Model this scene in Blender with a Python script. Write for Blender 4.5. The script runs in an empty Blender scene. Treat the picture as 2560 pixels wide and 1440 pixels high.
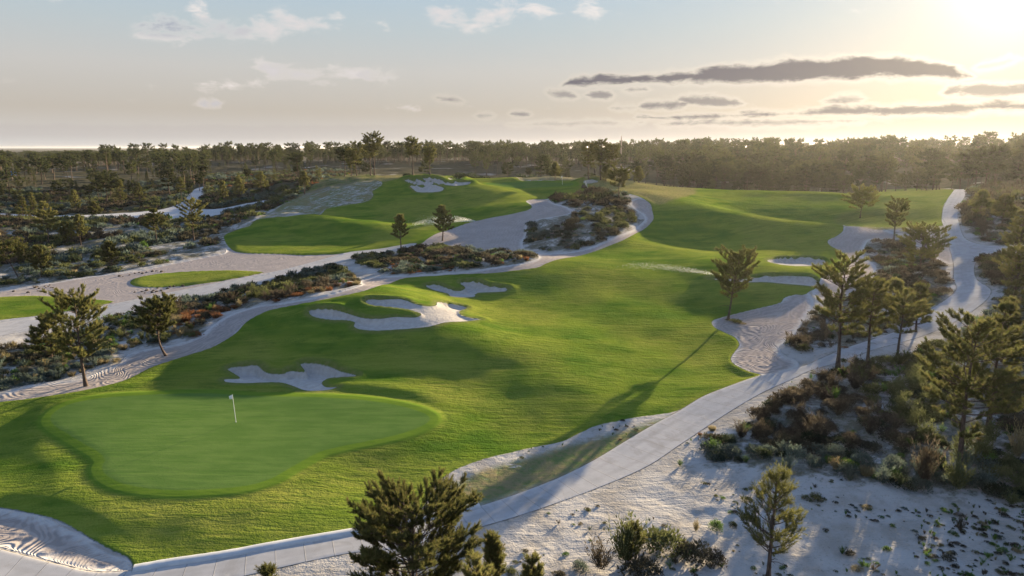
import bpy, math, random
import numpy as np
from mathutils import Vector
SC = bpy.context.scene
HAZE = 0.00005
COL = SC.collection
R_ = math.radians
rng = np.random.default_rng(7)
F = 1707.0                      # focal length in pixels of the 2560 wide picture
PITCH = R_(11.65)
CAMZ = 22.0
SUN_AZ, SUN_EL = R_(35.0), R_(11.3)
SUNH = np.array([math.sin(SUN_AZ), math.cos(SUN_AZ)])
CP, SP = math.cos(PITCH), math.sin(PITCH)

# ------------------------------------------------------------------ helpers
def ray(u, v):
    x = (u - 1280.0) / F; y = (720.0 - v) / F
    return x, CP + y * SP, -SP + y * CP

def smooth(a, b, x):
    t = np.clip((x - a) / (b - a), 0, 1)
    return t * t * (3 - 2 * t)

def _hash(ix, iy, seed):
    h = (ix.astype(np.int64) * 374761393 + iy.astype(np.int64) * 668265263 + seed * 1442695041) & 0xFFFFFFFF
    h = ((h ^ (h >> 13)) * 1274126177) & 0xFFFFFFFF
    return ((h ^ (h >> 16)) & 0xFFFF) / 65535.0

def vnoise(x, y, seed=0):
    ix = np.floor(x); iy = np.floor(y)
    fx = x - ix; fy = y - iy
    fx = fx * fx * fx * (fx * (fx * 6 - 15) + 10); fy = fy * fy * fy * (fy * (fy * 6 - 15) + 10)
    a = _hash(ix, iy, seed); b = _hash(ix + 1, iy, seed)
    c = _hash(ix, iy + 1, seed); d = _hash(ix + 1, iy + 1, seed)
    return (a * (1 - fx) + b * fx) * (1 - fy) + (c * (1 - fx) + d * fx) * fy - 0.5

def fbm(x, y, scale, octv=3, seed=0):
    s = 0; a = 1.0
    x = np.asarray(x, float) / scale; y = np.asarray(y, float) / scale
    for i in range(octv):
        s = s + a * vnoise(x + 17.3 * i, y - 9.1 * i, seed + i)
        x = x * 2.03; y = y * 2.03; a *= 0.5
    return s

# ------------------------------------------------------------------ base terrain: thin-plate surface through surveyed points
CTRL = [(100,1430,-1.0),(500,1430,-1.0),(900,1430,-0.9),(1300,1430,-0.8),(1700,1430,-0.6),(2100,1430,-0.3),(2500,1430,0.3),
(50,1330,-0.8),(350,1370,-0.9),(700,1300,-0.75),(1000,1250,-0.7),(1200,1200,-0.7),(1500,1120,-0.6),(1700,1040,-0.3),
(450,1210,-0.5),(250,1150,-0.4),(150,1050,-0.2),(500,1000,0.0),(800,1020,0.0),(1050,1045,0.0),(750,1130,-0.4),(550,1100,-0.3),
(30,1100,-0.6),(560,930,0.5),(700,900,0.65),(900,930,0.6),(1200,1000,0.2),(1400,1000,0.1),(1600,1000,0),
(1300,900,0.5),(1600,880,0.6),(1800,850,1),(1150,860,0.8),(700,840,1.6),(800,760,2.7),(1000,740,3),(1250,780,1.8),
(1100,695,3.6),(1300,720,3.0),(1500,700,3.2),(1700,700,3.2),(1900,720,3.6),(1600,620,4.6),(1800,620,4.6),(2000,630,5),
(1700,560,6.5),(1900,560,6),(2050,560,6.3),(1900,493,8),(1750,480,9),(2050,492,8.5),(2200,482,9.5),(2390,475,11),
(2150,545,7.5),(2300,560,7.8),(2400,600,7.3),(2430,720,5),(2300,840,3),(2000,930,1.5),(1900,800,2.2),(2000,740,3.4),
(2550,700,6.5),(2550,850,4.2),(2550,1000,2.5),(2500,550,10),(2600,500,12),(2300,1150,1.0),(2550,1250,1),(2000,1150,0.5),
(1900,1300,-0.2),(2200,1000,1.8),(0,990,0.3),(215,965,0.4),(415,885,0.8),(600,800,1.6),(800,745,2.5),(1000,690,3.6),(1200,675,3.9),
(0,900,0.3),(200,850,0.6),(400,800,1.1),(600,760,1.8),(850,690,3.0),(0,820,0.2),(300,765,0.9),(600,700,2),(900,630,3.2),
(100,770,0.4),(500,695,1.6),(0,725,0.4),(300,680,1.2),(600,635,2.4),(0,650,0.8),(200,620,1.4),(400,600,1.8),(550,600,2.5),
(0,560,2.5),(250,540,3),(0,480,5.5),(250,470,5.5),(450,470,6),(400,430,8),(100,430,7.5),(650,500,6),(620,420,9.5),
(800,445,12.0),(900,438,13),(700,460,10),(640,600,3),(800,600,3.4),(1000,600,4),(700,540,5),(900,540,5.6),(1100,540,6),
(940,500,8.6),(1100,490,9.5),(1250,500,9),(1000,450,12.5),(1200,447,13),(1350,455,12.5),(1470,463,12),(1200,600,4.4),
(1350,510,8.2),(1100,620,3.8),(1340,600,5),(1450,600,6),(1400,540,8),(1550,500,10.2),(1580,560,7),(1500,560,8),(1600,467,11)]
HID = [(0,330,7.5),(500,330,8.6),(780,270,9.5),(900,262,9),(1200,250,8.5),(1500,238,7),(1700,238,4),(1900,245,3),(2100,240,4),(2350,235,8),(2600,230,11),
(900,330,10),(1200,330,8.5),(1500,330,8),(1800,320,6.5),(2200,320,8),(2600,330,12),
(0,480,9.5),(300,480,12),(600,480,12.5),(900,470,12.5),(1300,480,13),(1700,470,13.2),(2100,460,13.5),(2600,460,15),
(-100,750,5),(600,750,5),(1280,750,5),(2000,750,6),(2660,750,8),(-100,1200,3),(600,1200,3),(1280,1200,3),(2000,1200,4),(2660,1200,5),(-100,3000,3),(1280,3000,3),(2660,3000,3),(-100,12000,0),(1280,12000,0),(2660,12000,0),
(-100,14,-1.8),(1280,14,-1.2),(2660,14,0),(-400,60,-0.5),(-400,120,1),(-400,250,5),(3000,60,2),(3000,120,8),(3000,250,12)]
def warp(x, y):
    az = np.arctan2(x, y); r = np.hypot(x, y)
    az = np.clip(az, -1.0, 1.0)
    return az * 1.3, np.log(np.maximum(r, 9.0)) * 0.9
_P = []
for u, v, z in CTRL:
    a, b, c = ray(u, v); h = math.hypot(a, b); R = (CAMZ - z) / (-c / h)
    _P.append((a / h * R, b / h * R, z))
for u, R, z in HID:
    a, b, c = ray(u, 600); h = math.hypot(a, b)
    _P.append((a / h * R, b / h * R, z))
_P = np.array(_P)
_qx, _qy = warp(_P[:, 0], _P[:, 1])
def _k(d2): return 0.5 * d2 * np.log(d2 + 1e-9)
_n = len(_P)
_A = np.zeros((_n + 3, _n + 3))
_A[:_n, :_n] = _k((_qx[:, None] - _qx) ** 2 + (_qy[:, None] - _qy) ** 2) + np.eye(_n) * 0.0015
_A[:_n, _n] = _A[_n, :_n] = 1; _A[:_n, _n + 1] = _A[_n + 1, :_n] = _qx; _A[:_n, _n + 2] = _A[_n + 2, :_n] = _qy
_W = np.linalg.solve(_A, np.concatenate([_P[:, 2], np.zeros(3)]))
def base_z(x, y):
    x = np.asarray(x, float); sh = x.shape; x = x.ravel(); y = np.asarray(y, float).ravel()
    out = np.empty(len(x))
    for i in range(0, len(x), 60000):
        qx, qy = warp(x[i:i+60000], y[i:i+60000])
        d = (qx[:, None] - _qx) ** 2 + (qy[:, None] - _qy) ** 2
        out[i:i+60000] = _k(d) @ _W[:_n] + _W[_n] + _W[_n+1] * qx + _W[_n+2] * qy
    return out.reshape(sh)

# swells of the fairways: (u, v of the shaded side, height, short radius, long radius, turn)
MOUNDS_PX = [(870,866,1.9,5.5,14,0),(1550,640,1.5,6,16,10),(1900,612,2.9,7,22,-8),(1890,524,2.4,7,16,0),
(1700,570,1.9,6,14,15),(1790,712,1.1,5,14,0),(800,592,2.2,6,20,0),(1130,522,2.6,7,22,0),(1230,562,1.8,6,14,0),(1050,575,1.6,6,12,0),(1400,474,2.0,6,14,0),(2000,562,1.6,6,16,0),
(1780,547,1.5,6,14,0),(650,575,1.3,5,12,0),(1000,482,1.7,6,12,0),(1330,695,1.2,5,10,0),(620,860,0.8,5,9,0),(1050,895,1.0,5,10,0),
(400,930,0.25,3,7,0),(520,910,0.15,3,6,0),(1400,790,0.8,5,12,0),(1300,860,.6,4,9,0),(1600,740,.6,5,12,0),(2070,522,1.3,5,12,0),(1600,522,1.2,6,12,20),(1180,700,0.9,4,7,0),(900,775,1.0,4,7,0)]
def px_flat(u, v):
    """first point of the smooth base surface along the ray of a pixel"""
    return hit(u, v, base_z)
def hit(u, v, fz, rmax=520.0, r0=15.0):
    a, b, c = ray(u, v); h = math.hypot(a, b); a /= h; b /= h; c /= h
    r = np.geomspace(r0, rmax, 500)
    cl = CAMZ + c * r - fz(a * r, b * r)
    k = np.nonzero(cl < 0)[0]
    if len(k) == 0:
        i = int(np.argmin(cl / r)); return a * r[i], b * r[i]
    i = max(int(k[0]), 1)
    t = cl[i-1] / (cl[i-1] - cl[i]); rr = r[i-1] + t * (r[i] - r[i-1])
    return a * rr, b * rr
MOUNDS = []
for u, v, A, s1, s2, tw in MOUNDS_PX:
    x, y = px_flat(u, v)
    t = SUN_AZ + R_(tw); hx, hy = math.sin(t), math.cos(t)
    MOUNDS.append((x + hx * s1 * 1.15, y + hy * s1 * 1.15, A, s1, s2, hx, hy))
def ground0(x, y):
    """base + swells, without bunkers and plateaus"""
    x = np.asarray(x, float); y = np.asarray(y, float)
    z = base_z(x, y)
    for mx, my, A, s1, s2, hx, hy in MOUNDS:
        dx = x - mx; dy = y - my
        p = (dx * hx + dy * hy) / s1; q = (dx * hy - dy * hx) / s2
        e = p * p + q * q
        z = z + A * np.exp(-0.5 * np.minimum(e, 60))
    return z
GRN = []
def ground1(x, y):
    z = ground0(x, y)
    if GRN:
        x_, y_ = np.atleast_1d(x).ravel(), np.atleast_1d(y).ravel()
        z = z + (0.5 * smooth(-6.5, 0.5, sdf(GRN[0], x_, y_, 8.0))).reshape(np.shape(z))
    return z
def w(u, v, rmax=520.0): return hit(u, v, ground1, rmax)

# ------------------------------------------------------------------ outlines (traced as pixel pairs, kept as ground outlines in metres)
def S(s): 
    n = [float(t) for t in s.replace(',', ' ').split()]
    return list(zip(n[::2], n[1::2]))
def resample(P, closed=True, sub=5):
    P = np.array(P); n = len(P); out = []
    for i in range(n if closed else n - 1):
        p0, p1, p2, p3 = (P[(i - 1) % n], P[i], P[(i + 1) % n], P[(i + 2) % n]) if closed else (P[max(i-1,0)], P[i], P[i+1], P[min(i+2,n-1)])
        d = np.linalg.norm(p2 - p1)
        d0 = max(np.linalg.norm(p1 - p0), 1e-6); d2 = max(np.linalg.norm(p3 - p2), 1e-6)
        m1 = (p2 - p0) / (d + d0) * d; m2 = (p3 - p1) / (d + d2) * d
        for k in range(sub):
            t = k / sub; t2 = t * t; t3 = t2 * t
            out.append((2*t3-3*t2+1)*p1 + (t3-2*t2+t)*m1 + (-2*t3+3*t2)*p2 + (t3-t2)*m2)
    if not closed: out.append(P[-1])
    return np.array(out)
def outline(s, rmax=520.0, sub=5, smoothit=True):
    P = [w(u, v, rmax) for u, v in S(s)]
    return resample(P, True, sub) if smoothit else np.array(P)
def sdf(P, x, y, margin=4.0):
    """signed distance (positive inside), clipped to -margin outside"""
    out = np.full(x.shape, -margin)
    m = (x > P[:,0].min()-margin) & (x < P[:,0].max()+margin) & (y > P[:,1].min()-margin) & (y < P[:,1].max()+margin)
    idx = np.nonzero(m)[0]
    A = P; B = np.roll(P, -1, 0); D = B - A; L = (D**2).sum(1) + 1e-9
    for i in range(0, len(idx), 20000):
        k = idx[i:i+20000]; X = x[k][:, None]; Y = y[k][:, None]
        dx = X - A[:,0]; dy = Y - A[:,1]
        t = np.clip((dx * D[:,0] + dy * D[:,1]) / L, 0, 1)
        d = np.sqrt(((dx - t*D[:,0])**2 + (dy - t*D[:,1])**2).min(1))
        c = ((A[:,1] > Y) != (B[:,1] > Y)) & (X < D[:,0] * (Y - A[:,1]) / (D[:,1] + 1e-12) + A[:,0])
        ins = (c.sum(1) % 2) == 1
        out[k] = np.maximum(np.where(ins, d, -d), -margin)
    return out
def inside(P, x, y):
    A = P; B = np.roll(P, -1, 0); D = B - A
    out = np.zeros(len(x), bool)
    for i in range(0, len(x), 20000):
        X = x[i:i+20000][:, None]; Y = y[i:i+20000][:, None]
        c = ((A[:,1] > Y) != (B[:,1] > Y)) & (X < D[:,0] * (Y - A[:,1]) / (D[:,1] + 1e-12) + A[:,0])
        out[i:i+20000] = (c.sum(1) % 2) == 1
    return out

GRASS_MAIN = """-80 1262 0 1268 60 1278 140 1298 210 1335 270 1370 315 1390 331 1405 335 1422 420 1405 560 1385 700 1359 870 1330 960 1310 1030 1290 1065 1255
1085 1215 1130 1178 1200 1150 1300 1125 1400 1105 1440 1088 1500 1062 1590 1043 1690 1028 1760 990 1850 955 1905 937 1870 925 1832 905 1828 890 1848 860 1838 842 1810 828
1785 815 1780 802 1800 793 1830 785 1900 768 1950 755 1962 742 1990 735 2010 735 2040 718 2060 690 2100 680 2128 655 2120 640 2100 625 2075 612 2070 600 2090 590 2108 575 2108 562
2200 568 2300 566 2357 564 2355 540 2358 515 2368 498 2385 476 2300 472 2190 480 2100 488 1980 490 1850 490 1740 477 1680 468 1600 455 1540 450 1470 456
1480 476 1520 476 1560 480 1600 492 1625 508 1631 528 1634 545 1626 557 1600 577 1560 598 1500 622 1460 635 1400 646 1365 657 1340 668 1240 680 1100 687 1000 696 940 715 900 728
820 745 740 760 670 775 620 800 590 830 560 850 520 870 440 895 380 915 340 935 290 955 200 975 100 990 0 1002 -80 1012"""
GRASS_UP = """562 602 564 587 596 573 624 564 640 548 707 541 773 536 807 531 818 522 862 514 918 504 933 491 931 478 955 462 949 451 951 446 1000 442 1100 438 1200 444 1300 449
1400 450 1465 452 1500 470 1480 480 1430 492 1370 497 1330 498 1315 503 1328 512 1325 522 1290 532 1220 545 1160 560 1100 580 1070 595 1045 610 950 622 860 633 760 637 700 634 620 632 590 628 570 615"""
TEE1 = "-80 752 0 742 90 738 200 745 285 752 250 762 150 780 80 790 0 803 -80 810"
TEE2 = "325 705 340 694 400 683 480 677 560 675 640 677 658 680 560 700 470 713 390 717 340 714"
GREEN = """128 1040 150 1020 190 1005 260 993 400 985 520 983 640 990 760 992 880 998 980 1010 1050 1028 1075 1045 1060 1062 1000 1085 920 1103 860 1115 800 1130 760 1150 720 1172
680 1195 620 1213 540 1222 440 1226 360 1220 300 1207 262 1185 255 1165 262 1150 245 1130 210 1110 160 1080 130 1058"""
GREEN_UP = "1215 458 1300 455 1400 457 1440 463 1350 468 1250 466"
BUNKERS = ["568 925 586 921 640 919 660 934 680 940 711 939 723 934 762 936 752 918 781 916 820 922 855 936 893 948 852 950 820 952 805 961 816 971 844 971 820 976 766 977 730 967 695 959 625 960 566 957 562 950 598 949 598 944 578 932",
"775 778 800 776 830 777 860 785 885 793 910 799 945 800 985 796 1040 797 1053 789 1030 780 1000 774 960 769 930 766 914 759 920 752 965 751 1011 753 1036 763 1071 769 1090 766 1094 757 1127 759 1166 768 1150 778 1150 786 1176 794 1204 797 1160 803 1110 808 1075 818 1010 826 950 830 900 828 884 820 888 811 862 804 820 801 785 794 773 786",
"1064 711 1088 708 1113 715 1138 720 1161 718 1162 713 1150 706 1159 701 1194 703 1215 711 1247 715 1271 718 1257 724 1197 727 1185 732 1190 736 1162 738 1127 736 1120 729 1085 720",
"1025 466 1045 467 1056 470 1062 467 1080 463 1098 466 1111 471 1104 476 1088 479 1044 480 1034 474",
"1009 453 1020 452 1035 457 1044 459 1038 454 1042 451 1062 457 1078 456 1086 461 1062 463 1036 462",
"1055 447 1078 447 1104 452 1110 456 1138 459 1135 455 1155 455 1176 457 1168 461 1135 463 1100 461 1090 460 1080 455 1065 454",
"1115 443 1132 443 1145 445 1154 448 1150 451 1130 449",
"1918 655 1938 648 1966 646 2012 646 2057 653 2057 664 2005 666 1959 664",
"1768 696 1800 698 1850 697 1892 693 1941 691 1994 695 2043 702 2040 714 2012 715 1969 710 1906 704 1820 702",
"1452 456 1480 453 1496 455 1478 459"]
WASTE1 = """-80 990 0 981 78 961 195 946 242 930 297 907 324 883 391 867 430 862 488 844 516 825 547 801 586 782 645 764 703 756 742 750 820 735 898 713 902 700 930 692 975 690 1080 685 1200 673 1300 658
1345 645 1340 634 1370 634 1450 625 1500 607 1560 582 1600 560 1612 548 1605 535 1590 525 1575 510 1580 500 1600 495 1640 508 1645 545 1626 570 1560 608 1500 630 1460 642 1400 654 1365 665 1340 675 1240 690 1100 697 1000 706 940 722 900 736
820 752 740 768 670 784 620 808 590 838 560 858 520 878 440 903 380 925 340 943 290 963 200 985 100 1000 0 1014 -80 1024"""
WASTE2 = """1315 500 1330 496 1365 496 1385 508 1420 518 1432 530 1400 540 1350 548 1320 560 1318 580 1307 605 1312 622 1345 634 1330 640 1250 632 1180 625 1130 620 1080 616 1050 618 1030 612 1050 600 1070 590 1100 574 1160 553 1220 538 1285 526 1318 518 1322 510"""
WASTE3 = """-80 722 0 726 130 706 230 690 330 678 420 660 520 640 560 632 570 620 700 625 860 626 850 638 790 657 700 677 640 692 540 712 440 732 300 758 250 770 150 790 50 800 -80 815"""
WASTE4 = """1780 800 1800 788 1830 780 1900 763 1950 750 1962 737 1990 730 2020 730 2035 760 2010 800 1990 830 1965 850 1950 870 1965 890 1990 900 1995 915 1960 928 1910 937 1865 930 1828 908 1822 890 1842 860 1832 845 1800 830 1778 815"""
WASTE5 = """2108 560 2140 556 2190 566 2230 580 2300 585 2350 590 2385 620 2380 660 2330 640 2260 600 2180 598 2165 610 2160 640 2190 665 2180 700 2120 740 2050 745 2030 735 2045 700 2075 685 2110 665 2120 650 2095 632 2065 615 2062 600 2085 585 2102 572"""
WASTE6 = """-80 1262 0 1268 60 1278 140 1298 210 1335 270 1370 315 1390 331 1405 333 1424 290 1427 230 1426 150 1408 90 1390 0 1366 -80 1350"""
WASTES = [WASTE1, WASTE2, WASTE3, WASTE4, WASTE5, WASTE6]
PATH_MAIN = """-80 1352 0 1373 100 1400 150 1412 230 1430 330 1426 420 1410 560 1390 700 1364 870 1335 960 1318 1130 1283 1200 1265 1300 1232 1400 1193 1480 1153 1560 1105 1640 1058 1700 1026 1760 990 1850 955 1905 937 2000 918 2060 893 2120 868 2200 843 2260 818
2320 778 2370 745 2392 722 2385 700 2383 650 2370 600 2357 560 2357 525 2368 500 2385 476 2408 472 2412 490 2400 510 2394 535 2398 560 2408 590 2428 605 2480 615 2560 617 2700 618 2700 632 2560 632 2480 634 2450 645 2435 670 2443 700 2475 722 2472 742
2442 770 2400 797 2340 827 2260 854 2180 875 2100 905 2030 925 1980 948 1900 985 1800 1045 1700 1112 1620 1165 1500 1218 1400 1255 1280 1295 1135 1335 1000 1370 870 1384 700 1420 560 1452 400 1480 200 1520 -80 1560"""
PATH_UP = """-80 812 0 800 100 788 200 774 300 754 400 734 500 714 600 694 700 674 780 654 860 633 950 622 1040 609 1045 618 960 634 880 647 820 664 740 684 640 708 520 738 400 767 250 798 100 822 0 840 -80 852"""
PATCHY = ["1105 1270 1085 1250 1110 1215 1160 1190 1230 1165 1330 1138 1420 1110 1520 1085 1600 1060 1690 1035 1640 1075 1560 1125 1470 1170 1390 1205 1290 1240 1200 1268",
"2085 540 2110 530 2170 515 2180 500 2190 478 2385 472 2368 498 2358 520 2358 566 2300 572 2200 574 2130 564 2105 566 2090 548",
"600 572 640 545 700 515 750 485 790 455 830 440 950 436 960 462 934 478 936 492 918 506 860 516 815 524 800 534 700 543 650 552"]
DRY = ["1465 450 1540 448 1600 454 1690 466 1740 480 1720 492 1650 512 1610 492 1560 480 1500 478 1440 492 1370 500 1420 488 1475 472", "940 446 960 438 1060 434 1110 437 1060 444 1000 446 955 456"]
SCRUB = ["-300 500 0 470 400 455 600 435 760 426 900 430 830 443 790 462 745 492 690 520 630 550 590 574 562 595 545 630 500 640 400 660 300 675 200 692 0 722 -300 740",
"-300 1000 0 975 180 937 290 900 320 876 430 856 500 836 540 798 590 776 740 745 890 712 893 700 850 672 810 668 720 695 640 715 560 732 480 748 400 760 300 785 250 810 150 845 60 865 -80 880 -300 890",
"885 645 892 630 980 633 1050 615 1110 612 1200 622 1300 628 1335 642 1338 652 1250 670 1100 682 1000 688 960 684 920 670",
"1375 500 1450 482 1520 478 1560 490 1575 520 1605 548 1580 565 1540 590 1480 610 1430 622 1370 628 1320 622 1308 605 1320 575 1322 558 1380 545 1420 535 1435 520 1400 510",
"1965 870 1960 850 2000 830 2020 800 2070 770 2130 730 2190 700 2195 665 2165 640 2165 610 2250 600 2330 640 2372 700 2378 735 2300 785 2240 825 2150 855 2080 878 2000 885",
"2415 480 2560 430 3000 420 3000 612 2560 612 2500 612 2440 590 2412 560",
"2450 660 2480 642 2560 640 3000 640 3000 1330 2560 1270 2400 1240 2200 1215 2000 1195 1850 1170 1740 1160 1790 1100 1870 1060 1950 1000 2000 965 2100 930 2200 905 2300 880 2400 830 2490 760 2490 720 2455 700"]
TRACKS = ["-80 533 0 534 200 538 380 527 440 513 470 490 490 470 515 466 512 480 495 505 480 520 540 522 620 508 660 500 662 506 600 524 520 542 470 552 380 544 200 548 0 546 -80 548"]

# ------------------------------------------------------------------ ground grid (fine sector in front, coarse ring behind)
def radii():
    r = [7.0]
    while r[-1] < 12000:
        x = r[-1]
        k = 0.02 if x < 15 else 0.0042 if x < 75 else 0.0062 if x < 265 else 0.02 if x < 900 else 0.07
        r.append(x * (1 + k))
    return np.array(r)
RR = radii()
AZ = np.concatenate([np.linspace(-math.pi, -0.80, 24)[:-1], np.arange(-0.80, 0.8001, 0.00150), np.linspace(0.80, math.pi, 24)[1:]])
NR, NA = len(RR), len(AZ)
GX = (RR[:, None] * np.sin(AZ)).ravel(); GY = (RR[:, None] * np.cos(AZ)).ravel()
print('grid', NR, NA, NR * NA)

_g0 = [hit(u, v, lambda x, y: ground0(x, y) + 0.5) for u, v in S(GREEN)]
GRN.append(resample(_g0, True, 5))
P_GRASS = [outline(GRASS_MAIN), outline(GRASS_UP), outline(TEE1), outline(TEE2)]
P_GREEN = [GRN[0], outline(GREEN_UP)]
P_BUNK = [outline(s, sub=4) for s in BUNKERS]
P_WASTE = [outline(s) for s in WASTES]
P_PATH = [outline(PATH_MAIN), outline(PATH_UP)]
P_PATCHY = [outline(s) for s in PATCHY]; P_DRY = [outline(s) for s in DRY]
P_SCRUB = [outline(s, sub=3) for s in SCRUB]; P_TRACK = [outline(s, sub=3) for s in TRACKS]
CI = np.unique(np.concatenate([np.arange(0, NR, 6), [NR - 1]])); CJ = np.unique(np.concatenate([np.arange(0, NA, 6), [NA - 1]]))
def sdf_grid(P, m):
    """coarse pass first, then the exact distance only near the outline"""
    g = lambda a: a.reshape(NR, NA)
    cx = g(GX)[np.ix_(CI, CJ)]; cy = g(GY)[np.ix_(CI, CJ)]
    c = sdf(P, cx.ravel(), cy.ravel(), 60.0).reshape(len(CI), len(CJ))
    fi = np.interp(np.arange(NR), CI, np.arange(len(CI))); fj = np.interp(np.arange(NA), CJ, np.arange(len(CJ)))
    i0 = np.minimum(fi.astype(int), len(CI) - 2); j0 = np.minimum(fj.astype(int), len(CJ) - 2)
    a = (fi - i0)[:, None]; b_ = (fj - j0)[None, :]
    q = (c[np.ix_(i0, j0)] * (1-a) + c[np.ix_(i0+1, j0)] * a) * (1-b_) + (c[np.ix_(i0, j0+1)] * (1-a) + c[np.ix_(i0+1, j0+1)] * a) * b_
    cell = np.maximum(np.gradient(RR)[:, None] * 7, RR[:, None] * 0.01)
    near = (np.abs(q) < m + cell + 1.0).ravel()
    out = np.clip(q.ravel(), -m, None)
    out[near] = sdf(P, GX[near], GY[near], m)
    return np.minimum(out, 8.0)
def union(Ps, m=4.0):
    o = np.full(GX.shape, -m)
    for P in Ps: o = np.maximum(o, sdf_grid(P, m))
    return o
AT = dict(grass=union(P_GRASS), green=union(P_GREEN, 8.0), bunker=union(P_BUNK), waste=union(P_WASTE), path=union(P_PATH),
          patchy=union(P_PATCHY), dry=union(P_DRY), scrub=union(P_SCRUB), track=union(P_TRACK, 2.0))
ROUT = np.hypot(GX, GY)
def cr_matrix(full, coarse):
    """Catmull-Rom interpolation from the coarse rows to all rows"""
    f = np.interp(np.arange(full), coarse, np.arange(len(coarse))); i = np.minimum(f.astype(int), len(coarse) - 2); t = f - i
    Mx = np.zeros((full, len(coarse))); r_ = np.arange(full)
    for k_, w_ in ((-1, -0.5*t + t*t - 0.5*t**3), (0, 1 - 2.5*t*t + 1.5*t**3), (1, 0.5*t + 2*t*t - 1.5*t**3), (2, -0.5*t*t + 0.5*t**3)):
        np.add.at(Mx, (r_, np.clip(i + k_, 0, len(coarse) - 1)), w_)
    return Mx
KI = np.unique(np.concatenate([np.arange(0, NR, 3), [NR - 1]])); KJ = np.unique(np.concatenate([np.arange(0, 23), np.arange(23, NA - 23, 3), np.arange(NA - 24, NA)]))
_g = lambda a: a.reshape(NR, NA)[np.ix_(KI, KJ)]
GZ = (cr_matrix(NR, KI) @ ground0(_g(GX), _g(GY)) @ cr_matrix(NA, KJ).T).ravel()
far = smooth(120, 170, ROUT)
GZ = GZ + 0.5 * smooth(-6.5, 0.5, AT['green']) * (1 - far)
b = AT['bunker']
def gsample(a, x, y):
    az_ = np.arctan2(x, y); r = np.clip(np.hypot(x, y), RR[0] + .01, RR[-2]); a = a.reshape(NR, NA)
    i = np.clip(np.searchsorted(RR, r) - 1, 0, NR - 2); j = np.clip(np.searchsorted(AZ, az_) - 1, 0, NA - 2)
    fr = (r - RR[i]) / (RR[i+1] - RR[i]); fa = (az_ - AZ[j]) / (AZ[j+1] - AZ[j])
    return (a[i,j]*(1-fr)+a[i+1,j]*fr)*(1-fa)+(a[i,j+1]*(1-fr)+a[i+1,j+1]*fr)*fa
near_b = b > -3.9; farw = np.zeros(GX.shape); _x, _y, _r = GX[near_b], GY[near_b], ROUT[near_b]
ox, oy = _x / _r * .7 + SUNH[0] * .3, _y / _r * .7 + SUNH[1] * .3; st_ = 2.7 + 0.6 * far[near_b]
farw[near_b] = smooth(-1.2, 1.2, (gsample(b, _x - ox * st_, _y - oy * st_) - gsample(b, _x + ox * st_, _y + oy * st_)) / st_)
_sx, _sy = w(1105, 775); farw *= 1 - 0.85 * np.exp(-((GX - _sx) ** 2 + (GY - _sy) ** 2) / 30)
GZ = GZ - (0.06 + (0.72 + 0.6 * far) * farw) * smooth(-0.05, 0.45 + 0.5 * far, b) + (0.42 + 0.6 * far) * farw ** 1.5 * smooth(0.35, -0.1, b) * np.exp(-((b + 0.60 + 0.6 * far) / (0.62 + 0.8 * far)) ** 2)
_az = np.arctan2(GX, GY); _cr = (ROUT > 158) & (ROUT < 222) & (_az > 0.17) & (_az < 0.535) & (AT['grass'] < 0) & (AT['path'] < -.5) & (AT['waste'] < 0) & (AT['scrub'] < -1)
AT['grass'] = np.where(_cr, 1.0, AT['grass'])
AT['dry'] = np.where((ROUT > 180) & (ROUT < 262) & (AT['grass'] < 0) & (np.arctan2(GX, GY) > -0.12) & (np.arctan2(GX, GY) < 0.56) & (AT['path'] < 0), 1.5, AT['dry'])
GZ = GZ + 0.04 * vnoise(GX / 1.1, GY / 1.1, 5) * smooth(0.2, 0.8, b)
wf = AT['waste'] * (AT['grass'] < 0)
GZ = GZ - 0.12 * smooth(-0.1, 0.25, AT['waste']) * smooth(0.35, -0.05, AT['grass'])
gmask = smooth(0, 1.5, AT['grass']) * (1 - smooth(-3, -1, AT['green']))
GZ = GZ + gmask * (0.62 * fbm(GX, GY, 15, 2, 3) + 0.10 * fbm(GX, GY, 3.5, 2, 9))
GZ = GZ + smooth(-1, 0.5, AT['green']) * 0.12 * fbm(GX, GY, 7, 1, 4)
open_ = (1 - smooth(-3, -0.2, AT['path'])) * (1 - smooth(-1, 1, AT['grass'])) * (1 - smooth(-1.5, 0.5, AT['waste'])) * (1 - smooth(-1, 0.5, AT['track']))
GZ = GZ + open_ * ((0.7 - 0.42 * (1 - smooth(-2, 2, AT['scrub'])) * (1 - far)) * fbm(GX, GY, 6, 3, 11) + 0.09 * fbm(GX, GY, 1.1, 2, 12)) * smooth(12, 25, ROUT) * (1 - smooth(250, 400, ROUT) * 0.6)
GZ = GZ + smooth(0, .1, AT['path']) * 0.03
GG = GZ.reshape(NR, NA)
def gz(x, y):
    x = np.asarray(x, float); y = np.asarray(y, float)
    az = np.arctan2(x, y); r = np.clip(np.hypot(x, y), RR[0] + .01, RR[-2])
    i = np.clip(np.searchsorted(RR, r) - 1, 0, NR - 2); j = np.clip(np.searchsorted(AZ, az) - 1, 0, NA - 2)
    fr = (r - RR[i]) / (RR[i+1] - RR[i]); fa = (az - AZ[j]) / (AZ[j+1] - AZ[j])
    return (GG[i,j]*(1-fr)+GG[i+1,j]*fr)*(1-fa)+(GG[i,j+1]*(1-fr)+GG[i+1,j+1]*fr)*fa
def att(name, x, y):
    r = np.clip(np.hypot(x, y), RR[0] + .01, RR[-2]); az = np.arctan2(x, y)
    i = np.clip(np.searchsorted(RR, r) - 1, 0, NR - 2); j = np.clip(np.searchsorted(AZ, az) - 1, 0, NA - 2)
    return AT[name].reshape(NR, NA)[i, j]
def ww(u, v, rmax=520.0):
    x, y = hit(u, v, gz, rmax); return float(x), float(y), float(gz(x, y))

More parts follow.
